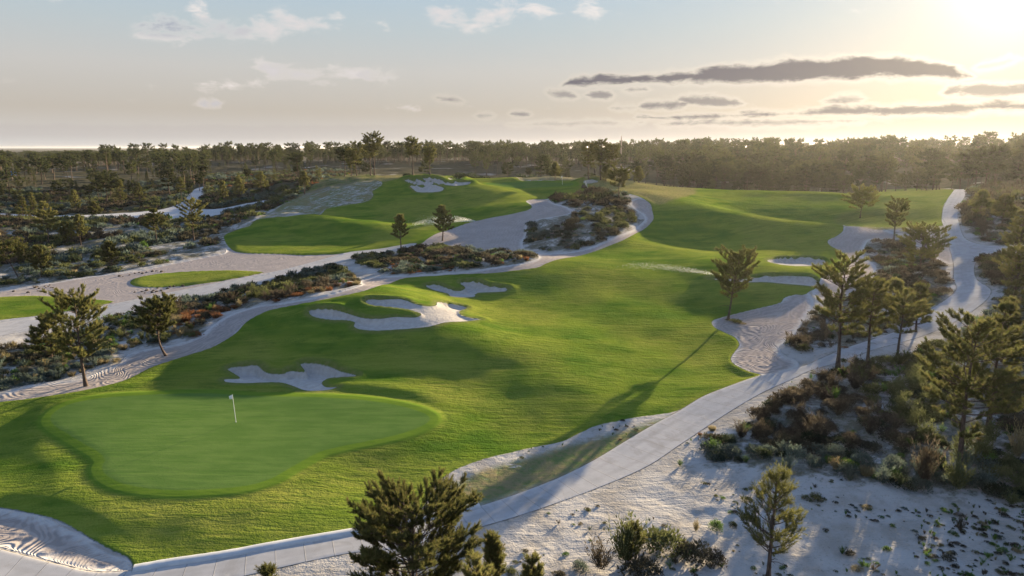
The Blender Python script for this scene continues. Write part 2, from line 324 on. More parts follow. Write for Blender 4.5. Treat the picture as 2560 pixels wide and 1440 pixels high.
# ------------------------------------------------------------------ material language
class E:
    def __init__(s, nt, sock): s.nt, s.s = nt, sock
    def _m(a, op, b=None, c=None):
        n = a.nt.nodes.new('ShaderNodeMath'); n.operation = op
        for i, q in enumerate((a, b, c)):
            if q is None: continue
            if isinstance(q, E): a.nt.links.new(q.s, n.inputs[i])
            else: n.inputs[i].default_value = q
        return E(a.nt, n.outputs[0])
    def __add__(a, b): return a._m('ADD', b)
    __radd__ = __add__
    def __mul__(a, b): return a._m('MULTIPLY', b)
    __rmul__ = __mul__
    def __sub__(a, b): return a._m('SUBTRACT', b)
    def __rsub__(a, b): return (a * -1.0) + b
    def __truediv__(a, b): return a._m('DIVIDE', b)
    def __pow__(a, b): return a._m('POWER', b)
    def max(a, b): return a._m('MAXIMUM', b)
    def min(a, b): return a._m('MINIMUM', b)
    def sin(a): return a._m('SINE')
    def ss(a, lo, hi):
        n = a.nt.nodes.new('ShaderNodeMapRange'); n.interpolation_type = 'SMOOTHSTEP'
        a.nt.links.new(a.s, n.inputs[0]); n.inputs[1].default_value = lo; n.inputs[2].default_value = hi
        return E(a.nt, n.outputs[0])
class M:
    def __init__(s, name, world=False):
        if world: s.m = None; s.nt = name.node_tree
        else:
            s.m = bpy.data.materials.new(name); s.m.use_nodes = True; s.nt = s.m.node_tree
        s.nt.nodes.clear()
    def n(s, t, **kw):
        n = s.nt.nodes.new(t)
        for k, v in kw.items(): setattr(n, k, v)
        return n
    def link(s, a, b): s.nt.links.new(a.s if isinstance(a, E) else a, b)
    def set(s, sock, v):
        if isinstance(v, E): s.link(v, sock)
        elif hasattr(v, 'is_output'): s.link(v, sock)
        elif isinstance(v, (tuple, list)): sock.default_value = tuple(v) + ((1.0,) if len(v) == 3 and len(sock.default_value) == 4 else ())
        else: sock.default_value = v
    def attr(s, name, typ='GEOMETRY'):
        n = s.n('ShaderNodeAttribute'); n.attribute_name = name; n.attribute_type = typ; return E(s.nt, n.outputs['Fac'])
    def attrc(s, name):
        n = s.n('ShaderNodeAttribute'); n.attribute_name = name; return E(s.nt, n.outputs['Color'])
    def pos(s, sx=1, sy=1, sz=1, rot=0):
        g = s.n('ShaderNodeNewGeometry'); mp = s.n('ShaderNodeMapping')
        s.link(g.outputs['Position'], mp.inputs[0]); mp.inputs['Scale'].default_value = (sx, sy, sz); mp.inputs['Rotation'].default_value = (0, 0, rot)
        return E(s.nt, mp.outputs[0])
    def noise(s, vec, scale, detail=3, rough=0.55, dist=0.0):
        n = s.n('ShaderNodeTexNoise'); s.link(vec, n.inputs['Vector']); n.inputs['Scale'].default_value = scale
        n.inputs['Detail'].default_value = detail; n.inputs['Roughness'].default_value = rough; n.inputs['Distortion'].default_value = dist
        return E(s.nt, n.outputs[0])
    def mix(s, f, a, b):
        n = s.n('ShaderNodeMix'); n.data_type = 'RGBA'
        s.set(n.inputs[0], f); s.set(n.inputs[6], a); s.set(n.inputs[7], b); return E(s.nt, n.outputs[2])
    def scale(s, c, f):
        n = s.n('ShaderNodeVectorMath'); n.operation = 'SCALE'; s.set(n.inputs[0], c); s.set(n.inputs[3], f); return E(s.nt, n.outputs[0])
    def vadd(s, a, b):
        n = s.n('ShaderNodeVectorMath'); n.operation = 'ADD'; s.set(n.inputs[0], a); s.set(n.inputs[1], b); return E(s.nt, n.outputs[0])
    def bump(s, h, strength, dist):
        n = s.n('ShaderNodeBump'); s.link(h, n.inputs['Height']); s.set(n.inputs['Strength'], strength); n.inputs['Distance'].default_value = dist
        return n.outputs[0]
    def out(s, sh, vol=None):
        o = s.n('ShaderNodeOutputMaterial')
        if sh is not None: s.link(sh, o.inputs[0])
        if vol is not None: s.link(vol, o.inputs[1])
        return s.m

def ground_material():
    m = M('ground_surface')
    P = m.pos()
    cd = m.n('ShaderNodeCameraData')
    n_f = m.noise(P, 2.2, 4); n_m = m.noise(P, 0.35, 4); n_l = m.noise(P, 0.06, 3); n_x = m.noise(P, 9.0, 3)
    # mown, streaky turf
    Ps = m.pos(0.35, 2.2, 1, R_(-12)); n_s = m.noise(Ps, 1.0, 4, 0.6, 0.6)
    Ps2 = m.pos(0.05, 0.28, 1, R_(8)); n_s2 = m.noise(Ps2, 1.0, 3, 0.55, 0.4)
    jit = (n_f - 0.5) * 0.35 + (n_x - 0.5) * 0.12
    A = {k: m.attr('sd_' + k) for k in AT}
    # white sand with litter
    sand = m.mix(n_m.ss(0.35, 0.7), (0.37, 0.35, 0.325), (0.29, 0.265, 0.235))
    lit = (n_f * 0.6 + n_x * 0.4 + (n_m - 0.5) * 0.5)
    scr = (A['scrub'] + (n_m - 0.5) * 3.0).ss(-1.2, 1.0)
    litter = lit.ss(0.49, 0.58) * (scr * 0.62 + 0.13) + (n_f * 0.35 + n_x * 0.65).ss(0.58, 0.66) * 0.4
    col = m.mix(litter, sand, m.mix(n_l.ss(.4, .6), (0.10, 0.085, 0.06), (0.13, 0.12, 0.075)))
    col = m.mix((n_m * 0.6 + n_f * 0.4 + scr * 0.12).ss(0.50, 0.60) * scr * 0.62, col, m.mix(n_x.ss(.3, .7), (0.085, 0.078, 0.05), (0.05, 0.06, 0.035)))
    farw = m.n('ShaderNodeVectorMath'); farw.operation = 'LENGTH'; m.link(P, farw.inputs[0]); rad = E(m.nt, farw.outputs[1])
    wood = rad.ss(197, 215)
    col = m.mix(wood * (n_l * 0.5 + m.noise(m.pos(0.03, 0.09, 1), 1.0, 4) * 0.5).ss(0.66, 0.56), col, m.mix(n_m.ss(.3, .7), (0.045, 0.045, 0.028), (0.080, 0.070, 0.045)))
    # raked waste sand
    wsd = A['waste']
    wob = (n_m - 0.5) * 2.2 + (n_f - 0.5) * 0.25
    swirl = m.noise(m.pos(0.12, 0.12, 1), 1.0, 1, 0.3, 1.5)
    rake = ((wsd + wob) * 9.0).sin() * 0.5 + 0.5
    rake2 = ((swirl * 30.0 + wsd * 1.6) * 4.2).sin() * 0.5 + 0.5
    rk = rake * 0.45 + rake2 * 0.55
    wcol = m.mix(n_m.ss(0.3, 0.7), (0.36, 0.31, 0.275), (0.30, 0.26, 0.235))
    wcol = m.mix(rk.ss(.25, .8) * (0.6 - rad.ss(60, 100) * 0.25), wcol, (0.20, 0.175, 0.16))
    wcol = m.mix((n_x * 0.5 + n_f * 0.5).ss(0.62, 0.72) * 0.4, wcol, (0.46, 0.43, 0.40))
    wcol = m.mix(((wsd * -1.0) + 1.1 + (n_f - 0.5) * 1.2).ss(0.2, 1.0) * 0.75, wcol, (0.48, 0.455, 0.425))
    wm = (wsd + jit).ss(-0.08, 0.08)
    col = m.mix(wm, col, wcol)
    # track
    col = m.mix((A['track'] + jit * 2.0).ss(-0.3, 0.4), col, m.mix(n_f.ss(.3, .7), (0.46, 0.45, 0.44), (0.38, 0.365, 0.35)))
    # patchy turf with sand streaks
    Pp = m.pos(0.5, 2.2, 1, R_(-35)); n_p = m.noise(Pp, 1.1, 5, 0.65, 0.5)
    pt = m.mix((n_m * 0.5 + n_f * 0.5).ss(0.38, 0.62), (0.085, 0.125, 0.030), (0.19, 0.155, 0.075))
    pfar = rad.ss(95, 120)
    pm = (A['patchy'] + jit * 2.5).ss(-0.4, 0.8) * ((n_p * 0.62 + n_f * 0.12 + n_m * 0.16 + n_l * 0.30) + (1.0 - rad.ss(60, 80)) * 0.07).ss(0.53, 0.61)
    col = m.mix(pm * 0.92, col, pt)
    # turf
    g1 = m.mix(n_s2.ss(0.35, 0.65), (0.072, 0.128, 0.017), (0.165, 0.200, 0.032))
    g1 = m.mix(n_l.ss(0.42, 0.60) * 0.62, g1, (0.225, 0.215, 0.045))
    gfine = (n_s * 0.55 + n_x * 0.45)
    g1 = m.mix(gfine.ss(0.40, 0.60) * 0.65, g1, m.mix(n_m.ss(.4, .6), (0.045, 0.095, 0.010), (0.105, 0.150, 0.015)))
    g1 = m.mix((n_f * 0.5 + n_s * 0.5).ss(0.62, 0.72) * 0.35, g1, (0.24, 0.22, 0.07))
    gr = (A['grass'] + jit * 0.5).ss(-0.05, 0.05)
    drym = ((A['patchy'] + (n_m - 0.5) * 3.0).ss(-0.8, 1.0) * gr)
    g1 = m.mix(drym * 0.6, g1, m.mix(n_s.ss(0.4, 0.6), (0.15, 0.155, 0.05), (0.095, 0.12, 0.035)))
    # worn rim beside the collar
    gsd = A['green']
    g1 = m.mix((gsd * -1.0 - 0.6 + (n_m - 0.5) * 1.6).ss(1.6, 0.0) * (n_f * 0.6 + n_m * 0.4).ss(0.42, 0.58) * 0.35, g1, (0.22, 0.22, 0.05))
    col = m.mix(gr, col, g1)
    # collar ring and putting surface
    ring = (gsd + (n_f - 0.5) * 0.12)
    collar = m.mix(n_s.ss(0.3, 0.7), (0.118, 0.180, 0.022), (0.088, 0.150, 0.018))
    col = m.mix(ring.ss(-1.2, -0.75) * gr, col, collar)
    Pg = m.pos(0.25, 1.4, 1, R_(6)); n_g = m.noise(Pg, 1.2, 4, 0.55, 0.3)
    gcol = m.mix((n_g * 0.6 + n_m * 0.4).ss(0.40, 0.60), (0.074, 0.135, 0.029), (0.100, 0.162, 0.038))
    gcol = m.mix(n_x.ss(0.3, 0.7) * 0.3, gcol, (0.090, 0.135, 0.030))
    col = m.mix(ring.ss(-0.08, 0.10) * gr, col, gcol)
    # dry heath grass on the ridge
    dm = (A['dry'] + jit * 4.0 + (n_m - 0.5) * 2.0).ss(-0.8, 0.8) * 0.85
    col = m.mix(dm, col, m.mix(n_f.ss(0.35, 0.65), (0.26, 0.19, 0.09), (0.13, 0.14, 0.045)))
    # bunkers
    bs = A['bunker']
    bcol = m.mix(n_f.ss(0.3, 0.7), (0.40, 0.37, 0.335), (0.33, 0.305, 0.275))
    col = m.mix((bs + 0.9).ss(0.0, 0.75) * (gr), col, m.mix(n_f.ss(.35, .65), (0.105, 0.135, 0.028), (0.145, 0.15, 0.05)))
    bm = (bs + (n_x - 0.5) * 0.10).ss(-0.03, 0.05)
    col = m.mix(bm, col, bcol)
    # concrete
    ps = A['path']
    Pc = m.pos(1, 1, 1); n_c = m.noise(Pc, 0.8, 5, 0.6)
    ccol = m.mix(n_c.ss(0.3, 0.7), (0.37, 0.36, 0.355), (0.31, 0.305, 0.30))
    ccol = m.mix((ps * -1.0 + 0.55 + (n_f - 0.5) * 0.8).ss(0.1, 0.6) * 0.6, ccol, (0.44, 0.42, 0.40))
    al = m.attr('along')
    joint = ((al * (2 * math.pi / 3.2)).sin()._m('ABSOLUTE')).ss(0.06, 0.025)
    stain = m.noise(m.pos(0.5, 0.5, 1, 0.4), 1.0, 5, 0.7, 1.0)
    ccol = m.mix(stain.ss(0.50, 0.66) * 0.5, ccol, (0.26, 0.245, 0.225))
    wheel = ((ps - 0.95)._m('ABSOLUTE')).ss(0.32, 0.05).max(((ps - 2.3)._m('ABSOLUTE')).ss(0.32, 0.05))
    ccol = m.mix(wheel * n_m.ss(0.3, 0.6) * 0.35, ccol, (0.25, 0.24, 0.23))
    ccol = m.mix((n_f * 0.5 + n_m * 0.5).ss(0.58, 0.66) * 0.35, ccol, (0.46, 0.43, 0.39))
    ccol = m.mix(joint * 0.32, ccol, (0.15, 0.14, 0.13))
    pmk = ps.ss(-0.03, 0.03)
    col = m.mix(((ps * -1.0)._m('ABSOLUTE')).ss(0.16, 0.03) * (n_f.ss(.35, .6)) * 0.65, col, (0.12, 0.105, 0.08))
    col = m.mix(pmk, col, ccol)
    bs_ = m.n('ShaderNodeBsdfPrincipled')
    m.set(bs_.inputs['Base Color'], col); bs_.inputs['Specular IOR Level'].default_value = 0.0
    rough = bs_.inputs['Roughness']; rough.default_value = 0.9
    # relief
    soil = (1.0 - gr) * (1.0 - pmk)
    h = n_x * 0.05 + n_f * 0.10 + n_s * 0.10
    hg = n_s * 0.18 + n_x * 0.07 + n_f * 0.10
    gg = gr * (1.0 - ring.ss(-1.5, -0.6) * 0.9) * (1.0 - bm)
    hgt = h * soil * (1.0 - wm * 0.65) + rk * wm * (1.0 - gr) * (1.0 - pmk) * (rad.ss(60, 100) * 0.045 - 0.070) + hg * gg * (1.0 - rad.ss(90, 200) * 0.6) + bm * (n_f * 0.10 + n_x * 0.03) + n_g * 0.015 * gr - joint * pmk * 0.02
    m.link(m.bump(hgt, 1.0, 1.0), bs_.inputs['Normal'])
    return m.out(bs_.outputs[0])
GROUND = ground_material()

# distance along the concrete path, for its joints
def centre_dist(pxs):
    C = resample([w(u, v) for u, v in S(pxs)], False, 6)
    seg = np.hypot(*(C[1:] - C[:-1]).T); cum = np.concatenate([[0], np.cumsum(seg)])
    return C, cum
CL, CUM = centre_dist("-80 1460 100 1450 300 1450 560 1420 870 1358 1130 1308 1300 1262 1400 1223 1500 1185 1600 1126 1700 1068 1800 1015 1900 960 2000 932 2060 908 2200 860 2330 805 2430 745 2430 715 2412 680 2410 640 2390 600 2377 560 2380 520 2396 475")
al = np.zeros(GX.shape)
k = np.nonzero(AT['path'] > -0.4)[0]
for i in range(0, len(k), 20000):
    q = k[i:i+20000]; d = (GX[q][:, None] - CL[:, 0]) ** 2 + (GY[q][:, None] - CL[:, 1]) ** 2
    j = np.clip(d.argmin(1), 0, len(CL) - 2)
    T = CL[j + 1] - CL[j]; L = np.hypot(T[:, 0], T[:, 1]); T /= L[:, None]
    al[q] = CUM[j] + (GX[q] - CL[j, 0]) * T[:, 0] + (GY[q] - CL[j, 1]) * T[:, 1]
# ------------------------------------------------------------------ split the ground into its named surfaces
def new_mesh(name, co, faces_flat, nper, mat, attrs=None, smoothit=True):
    me = bpy.data.meshes.new(name); nf = len(faces_flat) // nper
    me.vertices.add(len(co)); me.vertices.foreach_set('co', np.asarray(co, np.float32).ravel())
    me.loops.add(len(faces_flat)); me.loops.foreach_set('vertex_index', np.asarray(faces_flat, np.int32))
    me.polygons.add(nf); me.polygons.foreach_set('loop_start', np.arange(0, nf * nper, nper, dtype=np.int32))
    try: me.polygons.foreach_set('loop_total', np.full(nf, nper, np.int32))
    except Exception: pass
    if smoothit: me.polygons.foreach_set('use_smooth', np.ones(nf, bool))
    for k_, v_ in (attrs or {}).items():
        if v_.ndim == 1:
            a = me.attributes.new(k_, 'FLOAT', 'POINT'); a.data.foreach_set('value', v_.astype(np.float32))
        else:
            a = me.attributes.new(k_, 'FLOAT_COLOR', 'POINT'); a.data.foreach_set('color', v_.astype(np.float32).ravel())
    me.update(calc_edges=True)
    if mat: me.materials.append(mat)
    return me
def link(name, data, parent=None, **props):
    o = bpy.data.objects.new(name, data); COL.objects.link(o)
    if parent: o.parent = parent
    for k_, v_ in props.items():
        if v_ is not None: o[k_] = v_
    return o
ii, jj = np.meshgrid(np.arange(NR - 1), np.arange(NA - 1), indexing='ij')
v00 = (ii * NA + jj).ravel()
Q = np.stack([v00, v00 + 1, v00 + NA + 1, v00 + NA], 1)[:, ::-1]
fc = {k_: v_[Q].mean(1) for k_, v_ in AT.items()}
reg = np.zeros(len(Q), int)
reg[fc['waste'] > 0] = 1
reg[fc['grass'] > 0] = 2
reg[(fc['green'] > 0) & (fc['grass'] > 0)] = 3
reg[fc['bunker'] > 0] = 4
reg[fc['path'] > 0] = 5
reg[(fc['track'] > 0) & (reg == 0)] = 6
def region(mask, name, **pr):
    q = Q[mask]
    if len(q) == 0: return
    u_, inv = np.unique(q.ravel(), return_inverse=True)
    co = np.stack([GX[u_], GY[u_], GZ[u_]], 1)
    at = {'sd_' + k_: v_[u_] for k_, v_ in AT.items()}; at['along'] = al[u_]
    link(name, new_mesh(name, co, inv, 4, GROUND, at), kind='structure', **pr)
def comps(base, polys, name, **pr):
    """one object for every outline of that surface"""
    cx = GX[Q[base]].mean(1); cy = GY[Q[base]].mean(1); ids = np.nonzero(base)[0]; left = np.ones(len(ids), bool)
    for i, P in list(enumerate(polys))[::-1]:
        s_ = sdf(P, cx, cy, 1.0) > 0 if i > 0 else np.ones(len(ids), bool)
        s_ &= left; left &= ~s_
        mk = np.zeros(len(Q), bool); mk[ids[s_]] = True
        region(mk, name if isinstance(name, str) else name[i], **pr)
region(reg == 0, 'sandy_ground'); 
comps(reg == 1, P_WASTE, 'waste_sand'); comps(reg == 2, P_GRASS, ['fairway', 'fairway', 'tee_ground', 'tee_ground'])
comps(reg == 3, P_GREEN, 'putting_green'); comps(reg == 4, P_BUNK, 'bunker'); comps(reg == 5, P_PATH, 'cart_path'); region(reg == 6, 'sand_track')
# sea beyond the woods
sm = M('sea_water'); sb = sm.n('ShaderNodeBsdfPrincipled'); sb.inputs['Base Color'].default_value = (0.05, 0.08, 0.10, 1); sb.inputs['Roughness'].default_value = 0.7; sb.inputs['Specular IOR Level'].default_value = 0.1
seam = sm.out(sb.outputs[0])
ang = np.linspace(-1.1, 1.1, 40)
co = np.concatenate([np.stack([9000 * np.sin(ang), 9000 * np.cos(ang), np.full(40, -3.0)], 1), np.stack([42000 * np.sin(ang), 42000 * np.cos(ang), np.full(40, -3.0)], 1)])
fq = np.concatenate([[i, i + 40, i + 41, i + 1] for i in range(39)])
link('sea', new_mesh('sea', co, fq, 4, seam), kind='structure')


# ------------------------------------------------------------------ vegetation
def leaf_material(name, cols, trans=0.35, size=1.0):
    m = M(name)
    t = m.attr('tint'); oi = m.n('ShaderNodeObjectInfo'); r = E(m.nt, oi.outputs['Random'])
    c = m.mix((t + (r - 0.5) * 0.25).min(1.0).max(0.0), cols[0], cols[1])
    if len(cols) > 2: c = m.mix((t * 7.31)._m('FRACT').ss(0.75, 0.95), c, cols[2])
    hs = m.n('ShaderNodeHueSaturation'); m.link(c, hs.inputs['Color']); m.link(r * 0.5 + 0.75, hs.inputs['Value'])
    d = m.n('ShaderNodeBsdfDiffuse'); m.link(hs.outputs[0], d.inputs[0])
    tr = m.n('ShaderNodeBsdfTranslucent'); m.link(m.mix(0.5, E(m.nt, hs.outputs[0]), m.scale(E(m.nt, hs.outputs[0]), 1.6)), tr.inputs[0])
    mx = m.n('ShaderNodeMixShader'); mx.inputs[0].default_value = trans; m.link(d.outputs[0], mx.inputs[1]); m.link(tr.outputs[0], mx.inputs[2])
    return m.out(mx.outputs[0])
def bark_material(name, c1, c2):
    m = M(name); P = m.pos(3, 3, 0.8); n = m.noise(P, 3.0, 4)
    p = m.n('ShaderNodeBsdfPrincipled'); m.set(p.inputs['Base Color'], m.mix(n.ss(0.35, 0.65), c1, c2)); p.inputs['Roughness'].default_value = 0.9; p.inputs['Specular IOR Level'].default_value = 0.1
    m.link(m.bump(n, 0.8, 0.05), p.inputs['Normal']); return m.out(p.outputs[0])
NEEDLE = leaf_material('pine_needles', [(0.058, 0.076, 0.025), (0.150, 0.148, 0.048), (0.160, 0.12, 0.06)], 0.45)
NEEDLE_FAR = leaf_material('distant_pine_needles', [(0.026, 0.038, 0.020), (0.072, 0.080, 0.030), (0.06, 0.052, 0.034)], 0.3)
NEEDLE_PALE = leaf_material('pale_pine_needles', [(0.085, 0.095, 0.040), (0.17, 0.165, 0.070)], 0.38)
BARK = bark_material('pine_bark', (0.050, 0.037, 0.030), (0.115, 0.082, 0.064))

def perp(d):
    a = np.where(np.abs(d[:, 2:3]) < 0.9, np.array([[0, 0, 1.0]]), np.array([[1.0, 0, 0]]))
    u = np.cross(d, a); u /= np.linalg.norm(u, axis=1, keepdims=True) + 1e-9
    return u, np.cross(d, u)
def norm(a): return a / (np.linalg.norm(a, axis=-1, keepdims=True) + 1e-9)
class Tubes:
    def __init__(s): s.v = []; s.f = []; s.n = 0
    def add(s, pts, rad, sides=5):
        pts = np.asarray(pts, float); T = norm(np.gradient(pts, axis=0)); u, v = perp(T)
        a = np.arange(sides) * 2 * math.pi / sides
        ring = pts[:, None] + np.asarray(rad)[:, None, None] * (np.cos(a)[None, :, None] * u[:, None] + np.sin(a)[None, :, None] * v[:, None])
        n = len(pts); s.v.append(ring.reshape(-1, 3))
        i, j = np.meshgrid(np.arange(n - 1), np.arange(sides), indexing='ij'); k = (j + 1) % sides
        s.f.append((np.stack([i*sides+j, i*sides+k, (i+1)*sides+k, (i+1)*sides+j], -1).reshape(-1, 4) + s.n)); s.n += n * sides
    def mesh(s, name, mat): return new_mesh(name, np.concatenate(s.v), np.concatenate(s.f).ravel(), 4, mat)
def blades(p, d, ln, wd, tint):
    """one thin triangle per blade"""
    u, v = perp(d); a = R.uniform(0, math.pi, (len(p), 1)); side = (np.cos(a) * u + np.sin(a) * v) * (np.asarray(wd).reshape(-1, 1) * 0.5)
    V = np.stack([p - side, p + side, p + d * np.asarray(ln).reshape(-1, 1)], 1).reshape(-1, 3)
    return V, np.repeat(tint, 3)
R = np.random.default_rng(3)
def shoots_to_blades(sp, sd, slen, nper, nl, nw, tint, spread=0.9):
    K = len(sp); t = R.uniform(0, 1, (K, nper, 1)); dd = np.repeat(sd[:, None], nper, 1)
    u, v = perp(sd); a = R.uniform(0, 2 * math.pi, (K, nper, 1))
    out = np.cos(a) * u[:, None] + np.sin(a) * v[:, None]
    sl = np.asarray(slen).reshape(-1, 1, 1)
    base = sp[:, None] + dd * sl * t
    dirn = norm(dd * (0.55 + 0.5 * t) + out * spread * (1 - 0.45 * t) + R.normal(0, 0.12, base.shape))
    ln = nl * R.uniform(0.7, 1.15, (K, nper, 1)); tt = np.clip(tint[:, None] + R.uniform(-.15, .15, (K, nper)) + 0.25 * (t[..., 0] - .5), 0, 1)
    return blades(base.reshape(-1, 3), dirn.reshape(-1, 3), ln.reshape(-1), nw, tt.reshape(-1))
PROFILE = {
 'young': lambda t: (1 - t) ** 0.75 * (0.55 + 0.45 * min(1, t * 4 + 0.3)),
 'open': lambda t: (math.sin(math.pi * min(1, 0.12 + 0.80 * (1 - t)))) ** 0.8 * (1 - 0.25 * t),
 'round': lambda t: max(0.15, math.sin(math.pi * (0.12 + 0.80 * t))) ** 0.6,
 'tall': lambda t: max(0.2, math.sin(math.pi * (0.10 + 0.78 * t))) ** 0.55,
 'umbrella': lambda t: (1 - t ** 2.2) ** 0.5,
}
def pine(name, seed, H, W, kind='open', hb=0.35, whorls=12, per=5, nshoot=3, nper=30, nl=0.2, nw=0.02, slen=0.35, lean=(0, 0), bend=0.15, up=0.5, trunk=None, skip=0.12, sides=6, needle=None, dead=3, clump=1.0, bright=0.0):
    """returns (trunk mesh, crown mesh); base at the origin, height H, crown radius W"""
    global R
    R = np.random.default_rng(seed)
    tr = trunk or H * 0.0125 + 0.03
    T = Tubes(); nseg = 9; tz = np.linspace(0, 1, nseg)
    bx, by = R.normal(0, bend, 2)
    def axis(t):
        t = np.asarray(t, float)
        return np.stack([lean[0]*t + bx*np.sin(t*math.pi)*1.0 + 0.35*by*np.sin(t*2*math.pi), lean[1]*t + by*np.sin(t*math.pi) + 0.35*bx*np.sin(t*2*math.pi), t*H*0.985], -1)
    T.add(axis(tz), tr * (1 - tz) ** 0.8 * (1 + 0.5 * np.exp(-tz * 18)) + 0.015, sides)
    sp, sd, sl, st = [], [], [], []
    pf = PROFILE[kind]
    for i in range(whorls):
        t = (i + R.uniform(0.1, 0.9)) / whorls
        zt = hb + (1 - hb) * (t ** (0.9 if kind != 'umbrella' else 0.8))
        rad = W * pf(t)
        k = per if i < whorls - 1 else 3
        a0 = R.uniform(0, 2 * math.pi)
        for j in range(k):
            if R.random() < skip: continue
            a = a0 + j * 2 * math.pi / k + R.normal(0, 0.25)
            L = rad * R.uniform(0.62, 1.12)
            p0 = axis(zt); e = up * (0.35 + 0.9 * t) + R.normal(0, 0.12)
            if kind == 'umbrella': e = 0.75 - 0.5 * (1 - t)
            if kind in ('tall', 'round'): e = -0.05 + 0.6 * t + R.normal(0, 0.25)
            n = 6; q = np.linspace(0, 1, n)[:, None]
            dirh = np.array([math.cos(a), math.sin(a), 0]); rise = np.array([0, 0, 1.0])
            br = p0 + q * L * (dirh + rise * e * 0.6) + rise * (q ** 2) * L * 0.28 * (1 if kind != 'umbrella' else 0.3) + np.array([-dirh[1], dirh[0], 0]) * np.sin(q * 3) * L * R.normal(0, 0.08)
            T.add(br, np.linspace(tr * 0.30 * (1 - zt) + 0.022, 0.010, n), 4 if sides > 4 else 3)
            # twigs
            nt = max(2, int(L * 2.2 * clump) + 1)
            for m_ in range(nt):
                q0 = 0.34 + 0.66 * (m_ + R.uniform(0, 0.8)) / nt; q0 = min(q0, 1)
                pb = np.array([np.interp(q0, q[:, 0], br[:, c]) for c in range(3)])
                sgn = 1 if m_ % 2 else -1
                ta = a + sgn * R.uniform(0.35, 1.0) * (1 - 0.75 * (m_ == nt - 1)); tl = max(0.25, L * 0.36 * (1.15 - q0 * 0.7)) * R.uniform(0.7, 1.2)
                td = norm(np.array([math.cos(ta), math.sin(ta), 0.35 + e * 0.5 + R.normal(0, 0.12)]))
                tw = pb + np.linspace(0, 1, 3)[:, None] * tl * td
                if sides > 4: T.add(tw, [0.014, 0.010, 0.006], 3)
                for s_ in range(nshoot):
                    f = 0.25 + 0.75 * (s_ + R.uniform(0.2, 1)) / nshoot
                    d_ = norm(td + R.normal(0, 0.40, 3) + np.array([0, 0, 0.75]))
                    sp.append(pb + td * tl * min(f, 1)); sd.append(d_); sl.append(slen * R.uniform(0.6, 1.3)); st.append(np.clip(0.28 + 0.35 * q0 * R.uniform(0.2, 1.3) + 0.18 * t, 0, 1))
    # leader candles
    for _ in range(3 + nshoot):
        sp.append(axis(R.uniform(0.93, 0.99))); sd.append(norm(np.array([R.normal(0, .25), R.normal(0, .25), 1.0]))); sl.append(slen * 1.4); st.append(0.6)
    for _ in range(dead):
        a = R.uniform(0, 6.28); z0 = R.uniform(min(max(0.12, hb - 0.25), hb), hb); L = R.uniform(0.15, 0.45) * W
        p0 = axis(z0); T.add(np.stack([p0, p0 + np.array([math.cos(a)*L*.6, math.sin(a)*L*.6, .05*L]), p0 + np.array([math.cos(a)*L, math.sin(a)*L, -.15*L])]), [0.03, 0.02, 0.008], 3)
    V, tn = shoots_to_blades(np.array(sp), np.array(sd), sl, nper, nl, nw, np.array(st) + bright)
    tm = T.mesh(name + '_trunk', BARK)
    cm = new_mesh(name + '_crown', V, np.arange(len(V)), 3, needle or NEEDLE, {'tint': tn}, False)
    return tm, cm
def place_tree(name, meshes, loc, rot=0.0, scale=(1, 1, 1), label=None, category='pine tree', group=None):
    r = bpy.data.objects.new(name, None); COL.objects.link(r); r.location = loc; r.rotation_euler = (0, 0, rot); r.scale = scale; r.empty_display_size = 0.3
    if label: r['label'] = label
    r['category'] = category
    if group: r['group'] = group
    link('trunk', meshes[0], r); link('crown', meshes[1], r)
    return r
def sized(u, v, vtop, wpx, rmax=520.0):
    x, y, z = ww(u, v, rmax); Rr = math.hypot(x, y)
    a, b, c = ray(u, vtop); h = math.hypot(a, b)
    H = CAMZ + c / h * Rr - z
    D = (y * CP - (z - CAMZ) * SP)          # depth along the view axis
    return (x, y, z - 0.05), Rr, max(H - (0.45 if Rr < 130 else 0.6), 1.0), wpx / 2 / F * D
